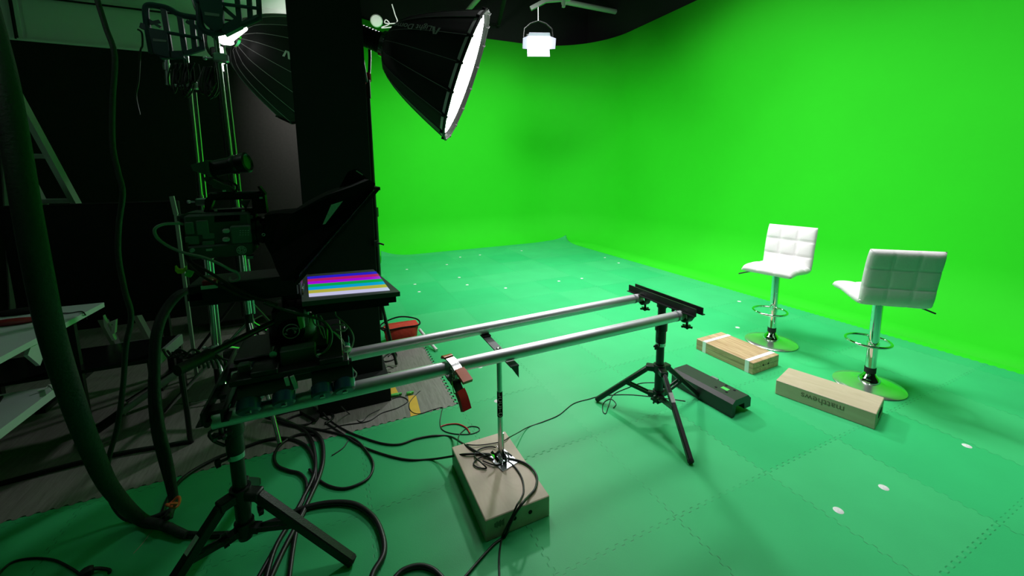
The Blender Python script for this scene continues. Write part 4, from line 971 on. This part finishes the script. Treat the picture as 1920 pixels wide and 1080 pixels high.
def desk():
    r = thing('white_desk', 'white desk with a pale edge at the left side of the photo', 'desk', (-1.8, 2.6, 0))
    z = 0.75; p = G(195, 567, z); q = G(-12, 669, z); x1 = p.x
    mb = MB(); mb.hexa([V((x1, p.y, z-0.028)), V((q.x, q.y-0.6, z-0.028)), V((-2.9, q.y-0.6, z-0.028)), V((-2.9, p.y+0.1, z-0.028))], [V((x1, p.y, z)), V((q.x, q.y-0.6, z)), V((-2.9, q.y-0.6, z)), V((-2.9, p.y+0.1, z))]); mb.build('desktop', 'desk', r)
    for y in (p.y-0.12, p.y-0.78):
        xx = x1-0.12 if y > p.y-0.3 else x1-1.2; mb = MB(); mb.box((xx, y, z/2-0.014), (0.06, 0.03, z-0.03)); mb.build('leg', 'blkmetal', r)
    mb = MB(); mb.bar(G(55, 648, 0.71), G(78, 668, 0.62), 0.10, 0.015, up=(1, 0, 0)); mb.build('bracket', 'desk', r)
    for y in (p.y-0.12, p.y-0.78):
        mb = MB(); mb.box((-2.7, y, z/2-0.014), (0.06, 0.03, z-0.03)); mb.build('leg', 'blkmetal', r)
desk()
def low_desk():
    r = thing('low_white_table', 'lower white table with papers under the desk at far left', 'table', (-1.8, 2.3, 0))
    z = 0.44; p = G(112, 722, z); q = G(-12, 806, z)
    mb = MB(); mb.hexa([V((p.x, p.y, z-0.04)), V((q.x, q.y-0.6, z-0.04)), V((-2.6, q.y-0.6, z-0.04)), V((-2.6, p.y+0.05, z-0.04))], [V((p.x, p.y, z)), V((q.x, q.y-0.6, z)), V((-2.6, q.y-0.6, z)), V((-2.6, p.y+0.05, z))]); mb.build('tabletop', 'desk', r)
    for dx, dy in ((0.45, 0.08), (0.45, 0.7), (1.0, 0.08), (1.0, 0.7)):
        mb = MB(); mb.box((p.x-dx, p.y-dy, z/2-0.02), (0.04, 0.04, z-0.04)); mb.build('leg', 'blkmetal', r)
    mb = MB(); mb.box((p.x-0.36, p.y-0.25, z+0.006), (0.46, 0.3, 0.010), M.Rotation(0.3, 3, 'Z')); o = mb.build('dark_folder', 'black', origin=(p.x-0.36, p.y-0.25, z)); tag(o, 'dark flat folder lying on the lower white table', 'folder')
    mb = MB(); mb.tube([G(70, 733, z+0.012), G(88, 727, z+0.012), G(92, 722, z+0.015), G(100, 730, z+0.02)], 0.005); tag(mb.build('small_cable', 'white', origin=G(88, 727, z)), 'short pale cable on the lower white table', 'cable')
low_desk()
z = 0.75
mb = MB(); a = G(20, 608, z); mb.ball(a+V((0, 0, 0.012)), 0.1, (1.15, 0.42, 0.16)); tag(mb.build('red_pouch', mat('dark_red', (0.22, 0.012, 0.012), 0.5), origin=a), 'dark red flat pouch lying on the white desk', 'pouch')
mb = MB(); a = G(38, 588, z); mb.ball(a+V((0, 0, 0.012)), 0.09, (1.2, 0.5, 0.2)); tag(mb.build('black_pouch', 'black', origin=a), 'black soft case behind the red pouch on the desk', 'case')
mb = MB(); mb.tube([G(100, 578, z+.004), G(108, 585, z+.004), G(104, 587, z+.004), G(130, 587, z+.004), G(152, 584, z+.004), G(160, 590, z-0.01), G(163, 598, z-0.1)], 0.003); tag(mb.build('desk_cable', 'cable', origin=G(130, 587, z)), 'thin black cable running over the edge of the white desk', 'cable')
def floor_clutter():
    z = 0.42; a, b = G(334, 628, z), G(281, 674, z)
    r = thing('low_black_table', 'low black open frame table left of the camera dolly', 'table', (a.x-0.4, (a.y+b.y)/2, 0))
    mb = MB(); mb.hexa([V((a.x, a.y, z-0.02)), V((b.x, b.y, z-0.02)), V((b.x-0.95, b.y, z-0.02)), V((a.x-0.95, a.y, z-0.02))], [V((a.x, a.y, z)), V((b.x, b.y, z)), V((b.x-0.95, b.y, z)), V((a.x-0.95, a.y, z))]); mb.build('tabletop', 'blkgloss', r)
    mb = MB(); mb.bar(a+V((0.012, 0, -0.03)), b+V((0.012, 0, -0.03)), 0.025, 0.07, bev=0.003); mb.build('edge_rail', 'grey', r)
    for p in (a, b, a+V((-0.9, 0, 0)), b+V((-0.9, 0, 0))):
        mb = MB(); mb.box((p.x, p.y-0.02 if p is a else p.y+0.02, (z-0.02)/2), (0.035, 0.035, z-0.02)); mb.build('leg', 'blkmetal', r)
    p0, p1 = G(186, 858, 0.012), G(357, 827, 0.012)
    top = min((k/200 for k in range(10, 300)), key=lambda h: abs(project(V((p1.x, p1.y, h)))[1]-688))
    mb = MB(); mb.tube([p0+V((-0.5, -0.05, 0)), p0, p1-V((0.03, 0, 0)), p1+V((0.0, 0, 0.03)), V((p1.x, p1.y, top))], 0.013, smooth=3); tag(mb.build('floor_frame', 'blkmetal', origin=p1), 'bent black tube frame standing on the grey plank floor', 'frame')
    a, b = G(334, 699, 0.30), G(197, 795, 0.06)
    r = thing('tube_roll', 'greenish tube with black end cap leaning on the plank floor', 'tube', b)
    mb = MB(); mb.cyl(a, b, 0.019, seg=18); mb.build('tube', 'arm', r)
    d = (a-b).normalized(); mb = MB(); mb.cyl(b-d*0.05, b+d*0.10, 0.026, seg=18); mb.build('end_cap', 'rubber', r)
    mb = MB(); mb.cyl(G(322, 761, 0.02), G(400, 748, 0.03), 0.004, seg=8); tag(mb.build('metal_rod', 'chrome', origin=G(322, 761, 0.02)), 'thin bright metal rod on the plank floor behind the frame', 'rod')
    mb = MB(); mb.tube([G(394, 748, 0.03), G(404, 742, 0.03), G(412, 735, 0.05)], 0.007); tag(mb.build('wooden_stick', 'birch', origin=G(400, 745, 0.03)), 'small pale stick at the end of the bright metal rod', 'stick')
def project(P):
    q = P-EYE; w = q.dot(_f); return CX+F*q.dot(R0)/w, CY+F*q.dot(D0)/w
floor_clutter()
mb = MB()
for k in range(9):
    x = 335+k*9; mb.tube([AY(x-30, 655+k*3, 2.7), AY(x-18, 670, 2.6), AY(x, 655+(k % 3)*8, 2.6), AY(x+22, 668+k, 2.6), AY(x+30, 690, 2.6)], 0.006, seg=6, smooth=5)
tag(mb.build('cable_tangle', 'cable', origin=AY(370, 670, 2.6)), 'tangle of black cables behind the pan bar of the camera head', 'cables')
def utility_case(name, label, x0, y0, x1, y1, Y, dep, m, cat='case'):
    a, b = AY(x0, y0, Y), AY(x1, y1, Y); mb = MB()
    zt = a.z; zb = max(b.z, 0.0)
    mb.box(((a.x+b.x)/2, Y+dep/2, (zt+zb)/2), (b.x-a.x, dep, zt-zb), bev=0.012)
    mb.box(((a.x+b.x)/2, Y+dep/2, zt-0.03), (b.x-a.x+0.008, dep+0.008, 0.008))
    return tag(mb.build(name, m, origin=((a.x+b.x)/2, Y, zb)), label, cat)
utility_case('equipment_case', 'dark equipment case on the plank floor behind the camera dolly', 402, 664, 470, 730, 3.32, 0.28, 'casegrey')
utility_case('black_shelf_unit', 'long low black unit behind the silver stands under the black wall', 350, 549, 560, 585, 4.6, 0.4, 'casegrey', 'shelf')
# ---- small things by the pillar
def bag():
    p0, p1 = G(721, 641), G(783, 634); r = thing('red_bag', 'red soft bag with black trim on the floor beside the pillar', 'bag', ((p0.x+p1.x)/2, (p0.y+p1.y)/2, 0))
    w = (p1-p0).length; cx, cy = (p0.x+p1.x)/2, (p0.y+p1.y)/2
    mb = MB(); prof = []
    rings = []
    for z_, sx, sy in ((0.002, 0.40, 0.30), (0.03, 0.47, 0.36), (0.09, 0.48, 0.36), (0.13, 0.52, 0.33), (0.142, 0.54, 0.30)):
        ring = []
        for k in range(28):
            a = 2*PI*k/28; cxx, sxx = math.cos(a), math.sin(a); e = 0.45
            ring.append(mb.bm.verts.new((cx+math.copysign(abs(cxx)**e, cxx)*w*sx*(1+0.03*math.sin(5*a+z_*30)), cy+math.copysign(abs(sxx)**e, sxx)*w*sy*(1+0.05*math.sin(4*a)), z_)))
        rings.append(ring)
    for a, b in zip(rings, rings[1:]):
        for k in range(28): mb.bm.faces.new((a[k], a[(k+1) % 28], b[(k+1) % 28], b[k]))
    mb.bm.faces.new(rings[0][::-1]); mb.bm.faces.new(rings[-1]); mb.build('bag_body', 'redcloth', r)
    mb = MB(); mb.tube([V((cx-w*0.52, cy-w*0.26, 0.147)), V((cx, cy-w*0.30, 0.150)), V((cx+w*0.52, cy-w*0.26, 0.147)), V((cx+w*0.54, cy+w*0.26, 0.15)), V((cx, cy+w*0.3, 0.19)), V((cx-w*0.54, cy+w*0.26, 0.15))], 0.007, closed=True); mb.build('trim', 'black', r)
    a, b = G(787, 618, 0.10), G(818, 656, 0.012)
    mb = MB(); mb.cyl(a, b, 0.013, seg=14); mb.cyl(b-(b-a)*0.03, b+(b-a)*0.02, 0.015, seg=14); tag(mb.build('leaning_rod', 'white', origin=b), 'short pale rod leaning from the red bag to the green floor', 'rod')
bag()
mb = MB(); P = [(726, 725), (739, 722), (747, 737), (731, 740)]; mb.prism([G(*q, 0.0015) for q in P], (0, 0, 0.001)); tag(mb.build('yellow_tape', 'yellow', origin=G(736, 731)), 'shorter piece of yellow tape on the plank mat next to the pillar foot', 'tape')
mb = MB(); P = [(765, 742), (780, 741), (789, 776), (770, 781)]; mb.prism([G(*q, 0.0015) for q in P], (0, 0, 0.001)); tag(mb.build('yellow_tape', 'yellow', origin=G(776, 760)), 'longer yellow tape piece at the front edge of the plank mat', 'tape')
def conn(label, a, b, m):
    mb = MB(); mb.bar(a, b, 0.022, 0.018, bev=0.004); mb.bar(b, b+(b-a)*0.35, 0.014, 0.012); return tag(mb.build('cable_connector', m, origin=a), label, 'connector')
conn('lime lit cable connector lying on the plank mat by the pillar foot', G(733, 742, 0.012), G(748, 739, 0.012), 'greenp')
conn('second small green connector to the right on the plank mat', G(762, 738, 0.012), G(772, 736, 0.012), 'greenp')
# ================================================================ CABLES
def cable(label, pts, r, m='cable', name='cable', cat='cable', group=None):
    P = []
    rg = r if not callable(r) else 0.02
    for p in pts:
        if isinstance(p, V): P.append(p)
        elif len(p) == 2: P.append(G(p[0], p[1], rg))
        else: P.append(G(p[0], p[1], p[2]))
    mb = MB(); mb.tube(P, r, seg=10, smooth=8)
    return tag(mb.build(name, m, origin=P[0], ang=80), label, cat, group)
# hanging ones at the left
cable('very thick dark cable hose hanging down the far left foreground', [D(-40, -40, 1.35), D(-14, 60, 1.25), D(8, 150, 1.2), D(28, 260, 1.17), D(48, 380, 1.15), D(72, 510, 1.15), D(98, 630, 1.2), D(134, 745, 1.3), D(170, 840, 1.45), D(207, 915, 1.58), G(262, 972, 0.035), G(305, 985, 0.028), G(350, 1003, 0.02)], lambda t: 0.031 if t < 0.7 else 0.031-0.017*((t-0.7)/0.3), 'hose', 'thick_hose', 'hose')
cable('long black cable hanging right of the thick hose', [D(176, -20, 1.6), D(198, 50, 1.6), D(215, 105, 1.6), D(211, 190, 1.6), D(211, 270, 1.6), D(221, 322, 1.6), D(230, 362, 1.6), D(223, 420, 1.6), D(222, 480, 1.6), D(234, 545, 1.6), D(246, 592, 1.6), D(236, 650, 1.6), D(231, 720, 1.65), D(220, 800, 1.7), D(202, 870, 1.72), D(205, 930, 1.74), G(235, 972, 0.02), G(280, 972, 0.02), G(322, 955, 0.05)], 0.0095, 'hose', 'hanging_cable')
for k, (dx, rr_) in enumerate(((0, 0.012), (9, 0.013), (4, 0.010))):
    cable(['black cable of the hanging bundle, its outermost strand on the left', 'black cable of the hanging bundle, its strand on the right', 'thin black cable in the middle of the hanging bundle'][k],
          [D(395+dx, 548, 2.0), D(345+dx, 545, 1.85), D(310+dx, 575, 1.8), D(289+dx, 625, 1.75), D(285+dx, 690, 1.75), D(284+dx*1.3, 750, 1.75), D(290+dx*1.6, 810, 1.75), D(302+dx*1.6, 860, 1.78), D(316+dx, 910, 1.8), D(323+dx*0.5, 945, 1.8), G(318-dx, 972, 0.02+0.02*k)], rr_, 'hose', 'hanging_cable', group=None)
mb = MB(); q = D(325, 943, 1.74); mb.tube([q+V((0.022*math.cos(a), 0.022*math.sin(a), 0.01*math.sin(2*a))) for a in [2*PI*i/10 for i in range(10)]], 0.006, closed=True); mb.tube([q+V((0.01, -0.02, 0)), q+V((0.02, -0.03, 0.014)), q+V((0.0, -0.03, 0.02))], 0.006)
tag(mb.build('cable_tie', 'orange', origin=q), 'orange tie round the hanging black cable bundle near the floor', 'cable tie')
# floor
B = 'black floor cable'
cable('thick black floor cable running from the hose behind the near tripod', [(318, 985), (345, 1000), (395, 1003), (450, 998), (520, 975), (570, 953), (620, 943), (665, 946), (700, 970), (717, 1005), (719, 1040), (700, 1075), (690, 1110)], 0.0125)
cable('black cable curving from the hanging bundle to the floor bundle', [(300, 975), (318, 930), (345, 895), (400, 862), (455, 840), (505, 824), (545, 823), (575, 838), (590, 868), (590, 905), (575, 950), (555, 1000), (540, 1100)], 0.009)
cable('thick black cable, rightmost of the floor bundle leaving at the bottom', [(498, 781, 0.03), (540, 795), (580, 806), (602, 825), (606, 860), (598, 895), (578, 940), (556, 985), (530, 1035), (505, 1090)], 0.011)
cable('thick black cable, middle strand of the floor bundle', [(505, 778, 0.04), (550, 796), (575, 812), (588, 840), (590, 885), (568, 935), (540, 985), (515, 1030), (497, 1090)], 0.010)
cable('black cable making a small loop left of the floor bundle', [(592, 815), (560, 815), (530, 830), (515, 852), (519, 872), (540, 882), (562, 888), (574, 905), (570, 935), (545, 980), (520, 1020), (480, 1090)], 0.008)
cable('black cable making a wide round loop right of the floor bundle', [(560, 800), (600, 806), (640, 815), (668, 826), (690, 850), (700, 872), (692, 895), (668, 910), (640, 916), (610, 908), (588, 890), (580, 880)], 0.0065)
cable('short black cable tail ending on the green mat under the loop', [(655, 822), (645, 838), (632, 848), (622, 854)], 0.003)
cable('black cable running from the pillar foot to the jack post, the upper one', [(598, 762, 0.05), (618, 788), (650, 808), (685, 822), (720, 832), (750, 833), (780, 823), (815, 817), (845, 819), (868, 832, 0.09), (890, 845, 0.107), (925, 862, 0.107)], 0.0055)
cable('black cable running from the dolly to the jack post, the lower one', [(610, 792), (640, 812), (675, 835), (720, 852), (765, 862), (810, 861), (845, 856, 0.06), (870, 852, 0.106), (905, 851, 0.106), (935, 853, 0.106)], 0.0055)
cable('black cable coiled round the foot of the jack post', [(960, 855, 0.106), (948, 848, 0.11), (925, 851, 0.12), (900, 858, 0.107), (888, 868, 0.106), (895, 876, 0.106), (912, 878, 0.106), (903, 868, 0.12), (890, 855, 0.107), (900, 842, 0.107), (925, 838, 0.107), (950, 850, 0.12), (952, 864, 0.107), (930, 872, 0.107), (905, 864, 0.107)], 0.0035)
cable('black cable leaving the box to the right and off the bottom, outer one', [(935, 858, 0.107), (965, 862, 0.107), (990, 872, 0.107), (1006, 892, 0.107), (1004, 915, 0.107), (992, 930, 0.108), AY(980, 943, 1.371), AY(967, 962, 1.362), AY(956, 984, 1.355), (946, 1006), (925, 1022), (895, 1055), (865, 1090)], 0.0055)
cable('thin black cable leaving the box straight off the bottom, inner one', [(940, 858, 0.105), (962, 872, 0.105), (978, 895, 0.105), (982, 920, 0.105), (976, 937, 0.106), AY(970, 946, 1.371), AY(960, 968, 1.363), AY(949, 990, 1.358), (941, 1010), (936, 1045), (937, 1095)], 0.004)
cable('thin black cable running from the far tripod to the plywood box', [(1285, 752), (1240, 746), (1180, 740), (1130, 742), (1105, 748), (1075, 757), (1048, 778), (1020, 790), (990, 801, 0.004), (972, 811, 0.04), (955, 820, 0.100), (940, 828, 0.106), (905, 834, 0.106), (880, 834, 0.106), (866, 830, 0.07), (860, 826, 0.02), (860, 818, 0.004), (866, 810), (880, 800), (896, 801), (898, 808), (880, 814), (850, 813), (830, 806), (825, 792), (828, 772), (829, 764), (812, 768), (785, 776), (770, 770), (768, 755), (782, 738), (788, 733)], 0.0028)
cable('thin black cable looping on the floor by the left leg of the far tripod', [(1250, 718), (1205, 718), (1175, 728), (1150, 740), (1142, 758), (1136, 775), (1130, 770), (1132, 755), (1145, 748), (1155, 757), (1150, 765)], 0.0028)
cable('narrow red strap lying on the mat near the plywood box', [(826, 800), (838, 796), (858, 795), (874, 802), (881, 812)], 0.004, 'red', 'red_strap', 'strap')
cable('black cable arching out of the bottom edge below the big loop', [(735, 1090), (755, 1070), (785, 1061), (812, 1068), (835, 1090)], 0.010)
cable('thin black cable curving in the lower left corner', [(-10, 1085), (20, 1056), (60, 1047), (100, 1050), (130, 1064), (150, 1078), (160, 1095)], 0.0045)
mb = MB(); mb.bar(G(150, 1078, 0.02), G(176, 1066, 0.02), 0.03, 0.03, bev=0.006); mb.tube([G(176, 1066, 0.02), G(190, 1066, 0.01), G(205, 1069, 0.01), (G(205, 1074, 0.01))], 0.006); tag(mb.build('cable_plug', 'rubber', origin=G(160, 1072)), 'black cable plug on the mat in the lower left corner', 'plug')
cable('black cable beside the pillar foot, crossing the plank mat', [(560, 800), (600, 806), (645, 797), (690, 790), (715, 775), (745, 765), (765, 752), (752, 744), (735, 748)], 0.0035)
cable('thin dark cable with a sharp bend in front of the pillar foot', [(640, 762, 0.12), (655, 776), (676, 791), (692, 778), (712, 768)], 0.003)
cable('dark cable coil on the plank mat right of the pillar', [(728, 668), (738, 660), (744, 666), (738, 674), (722, 678), (718, 672), (732, 662), (742, 670)], 0.006)
cable('small thin cable ring lying in front of the dark coil', [(738, 690), (728, 687), (721, 692), (724, 697), (733, 698)], 0.003)
cable('dark cables lying in a heap under the camera dolly', [(498, 782, 0.02), (530, 775), (560, 768), (590, 765), (585, 790), (560, 798), (535, 790), (560, 778), (600, 770), (625, 780), (610, 795)], 0.007)
mb = MB(); mb.prism([G(*q, 0.012) for q in ((562, 775), (585, 768), (600, 782), (592, 792))], (0, 0, 0.02)); tag(mb.build('power_adapter', 'rubber', origin=G(580, 780)), 'flat black power adapter among the cables behind the near tripod', 'adapter')
cable('thin pale blade of straw lying on the dark green mat', [(285, 995), (268, 1018), (250, 1038)], 0.0012, 'birch', 'straw', 'straw')
# cables on the camera rig (world depth Y)
def rig(label, pts, r, m='cable', name='camera_cable', cat='cable'):
    P = [AY(p[0], p[1], p[2]) for p in pts]; mb = MB(); mb.tube(P, r, seg=8, smooth=8); return tag(mb.build(name, m, origin=P[0], ang=80), label, cat)
mt['palecable'] = mat('pale_cable', (0.30, 0.33, 0.30), 0.4)
mt['browncable'] = mat('brown_cable', (0.035, 0.018, 0.014), 0.45)
mt['greencable'] = mat('dark_green_cable', (0.03, 0.07, 0.045), 0.4)
rig('pale cable looping out of the rear of the video camera', [(343, 420, 1.70), (330, 419, 1.68), (305, 421, 1.66), (290, 430, 1.65), (295, 446, 1.65), (315, 461, 1.65), (345, 474, 1.64), (380, 482, 1.63), (410, 494, 1.63), (430, 505, 1.64), (445, 512, 1.65), (448, 523, 1.65), (434, 527, 1.66), (430, 520, 1.67)], 0.0048, 'palecable')
rig('brown cable sagging from the camera rear to the head, upper one', [(350, 455, 1.66), (350, 475, 1.65), (360, 492, 1.64), (395, 512, 1.63), (440, 540, 1.63), (485, 560, 1.64), (520, 572, 1.66)], 0.005, 'browncable')
rig('brown cable sagging from the camera rear to the head, lower one', [(347, 462, 1.655), (352, 490, 1.64), (375, 515, 1.62), (420, 540, 1.62), (455, 556, 1.63), (500, 565, 1.64)], 0.004, 'browncable')
rig('dark green cable bending down from the head to the dolly', [(495, 568, 1.63), (530, 580, 1.61), (575, 592, 1.60), (605, 602, 1.60), (620, 622, 1.60), (619, 645, 1.58), (607, 662, 1.56), (596, 668, 1.555)], 0.0055, 'greencable')
rig('grey cable hanging from the back of the teleprompter monitor', [(628, 580, 1.72), (630, 592, 1.70), (645, 605, 1.68), (658, 620, 1.66), (663, 636, 1.66), (658, 655, 1.66), (652, 665, 1.66)], 0.003, 'palecable')
for k, pts in enumerate(([(585, 592, 1.68), (590, 608, 1.66), (605, 615, 1.66), (612, 640, 1.66), (630, 655, 1.66), (645, 650, 1.66), (640, 635, 1.68), (625, 622, 1.68)],
            [(592, 590, 1.69), (600, 620, 1.67), (615, 645, 1.66), (638, 652, 1.66), (648, 655, 1.66)],
            [(600, 592, 1.69), (612, 612, 1.67), (632, 630, 1.66), (645, 648, 1.66), (650, 658, 1.64)],
            [(622, 610, 1.70), (635, 608, 1.69), (650, 612, 1.69), (645, 620, 1.69), (630, 618, 1.69)],
            [(650, 668, 1.64), (660, 690, 1.62), (668, 700, 1.61), (664, 708, 1.60), (655, 700, 1.60), (650, 680, 1.62)],
            [(648, 668, 1.64), (650, 690, 1.61), (651, 705, 1.60)])):
    rig(['grey cable of the knot beside the logo, forming its left arc', 'grey cable of the knot beside the logo, its lowest arc', 'grey cable of the knot beside the logo, falling to the far rail', 'small grey cable loop at the top of the knot', 'thin grey cable loop hanging in front of the far rail', 'thin grey cable hanging straight down from the knot'][k], pts, 0.0028, 'palecable')
mb = MB(); q = AY(650, 655, 1.655); mb.ball(q, 0.014, (1.3, 1, 1)); tag(mb.build('white_connector', 'white', origin=q), 'small white connector in the cable knot above the far rail', 'connector')
mb = MB(); q = AY(638, 662, 1.65); mb.ball(q, 0.011, (1.3, 1, 1)); tag(mb.build('red_connector', 'red', origin=q), 'small red connector in the cable knot above the far rail', 'connector')
mb = MB(); mb.bar(AY(594, 668, 1.55), AY(602, 665, 1.555), 0.016, 0.014, bev=0.003); tag(mb.build('cable_end', 'label', origin=AY(594, 668, 1.55)), 'grey plug joining the dolly front plate', 'plug')
r = thing('tape_tag', 'yellow tag hanging behind the video camera', 'tag', AY(338, 505, 1.66))
mb = MB(); mb.prism([AY(*q, 1.66) for q in ((328, 499), (333, 505), (343, 505), (348, 499), (348, 508), (342, 513), (333, 513), (328, 508))], (0, 0.015, 0)); mb.build('yellow_body', 'lemon', r)
mb = MB(); mb.box(AY(355, 513, 1.66), (0.018, 0.02, 0.018), M.Rotation(0.5, 3, 'Y')); mb.build('green_clip', 'greenp', r)
mb = MB(); mb.tube([AY(706, 456, 2.78), AY(714, 457, 2.78), AY(720, 459, 2.78)], 0.006); mb.box(AY(704, 457, 2.79), (0.02, 0.03, 0.04)); tag(mb.build('pillar_hook', 'rubber', origin=AY(706, 456, 2.78)), 'small black hook on the right edge of the pillar', 'hook')
# ================================================================ FLOOR MARKERS
mb = MB(); mb.lathe([(0.001, 0.0012), (0.018, 0.0012), (0.020, 0.0)], 20); proto = mb.build('marker_dot', 'label', local=True)
spots = [(1572, 957), (1657, 914), (1813, 836), (1386, 565), (1383, 614), (1160, 493), (1134, 483), (1048, 527), (1091, 522), (863, 482), (900, 478), (838, 496), (763, 505), (778, 533), (786, 547), (861, 520), (876, 534), (948, 540), (978, 470), (900, 688), (932, 752)]
for i, (x, y) in enumerate(spots):
    o = proto if i == 0 else proto.copy()
    if i: COL.objects.link(o)
    o.location = G(x, y, 0.0); tag(o, 'small white round marker dot stuck on the green foam mat', 'floor marker', 'white marker dots on the green mat')
# ================================================================ LIGHT
def area(name, loc, tgt, sx, sy, power, col=(1, 1, 1), spread=math.radians(150)):
    l = bpy.data.lights.new(name, 'AREA'); l.shape = 'RECTANGLE'; l.size = sx; l.size_y = sy; l.energy = power; l.color = col; l.spread = spread
    o = bpy.data.objects.new(name, l); COL.objects.link(o); o.location = loc
    o.rotation_euler = (V(tgt)-V(loc)).to_track_quat('-Z', 'Y').to_euler(); return o
K = 1.0
area('unseen_overhead_light', (2.2, 4.6, 4.4), (2.8, 6.9, 0.0), 1.2, 0.5, 64*K, spread=math.radians(108))  # unseen overhead lights, added to light the green wall and mat evenly
area('unseen_overhead_light', (2.6, 3.2, 4.4), (5.0, 3.6, 0.0), 1.2, 0.5, 46*K, spread=math.radians(112))
area('unseen_overhead_light', (2.6, 1.0, 4.4), (4.6, 0.9, 0.0), 1.2, 0.5, 38*K, spread=math.radians(112))
area('unseen_overhead_light', (2.6, 2.6, 4.4), (2.7, 2.8, 0), 1.2, 0.6, 28*K, spread=math.radians(92))
area('unseen_overhead_light', (3.4, 6.0, 4.45), (4.0, 8.1, 2.6), 1.6, 0.4, 11*K, spread=math.radians(140))  # unseen wash, added to brighten the upper back wall
area('unseen_overhead_light', (4.1, 3.6, 4.45), (5.6, 4.2, 2.8), 1.6, 0.4, 5*K, spread=math.radians(140))  # unseen wash, added to brighten the right wall
area('panel_beam', ledC+ledN*0.16, (2.2, 1.6, 0.3), 0.38, 0.26, 40*K, (0.97, 0.97, 1), spread=math.radians(120))
area('office_fill', (-1.9, 1.6, 3.25), (-1.7, 2.6, 0.0), 1.2, 0.3, 1.6*K, (0.95, 0.98, 1.0), spread=math.radians(175))  # unseen neutral fill, added to lift the dark office side
w = bpy.data.worlds.new('world'); w.use_nodes = True; scn.world = w
w.node_tree.nodes['Background'].inputs[0].default_value = (0.5, 0.6, 0.55, 1); w.node_tree.nodes['Background'].inputs[1].default_value = 0.01
scn.cycles.use_denoising = True
scn.cycles.max_bounces = 10; scn.cycles.diffuse_bounces = 5
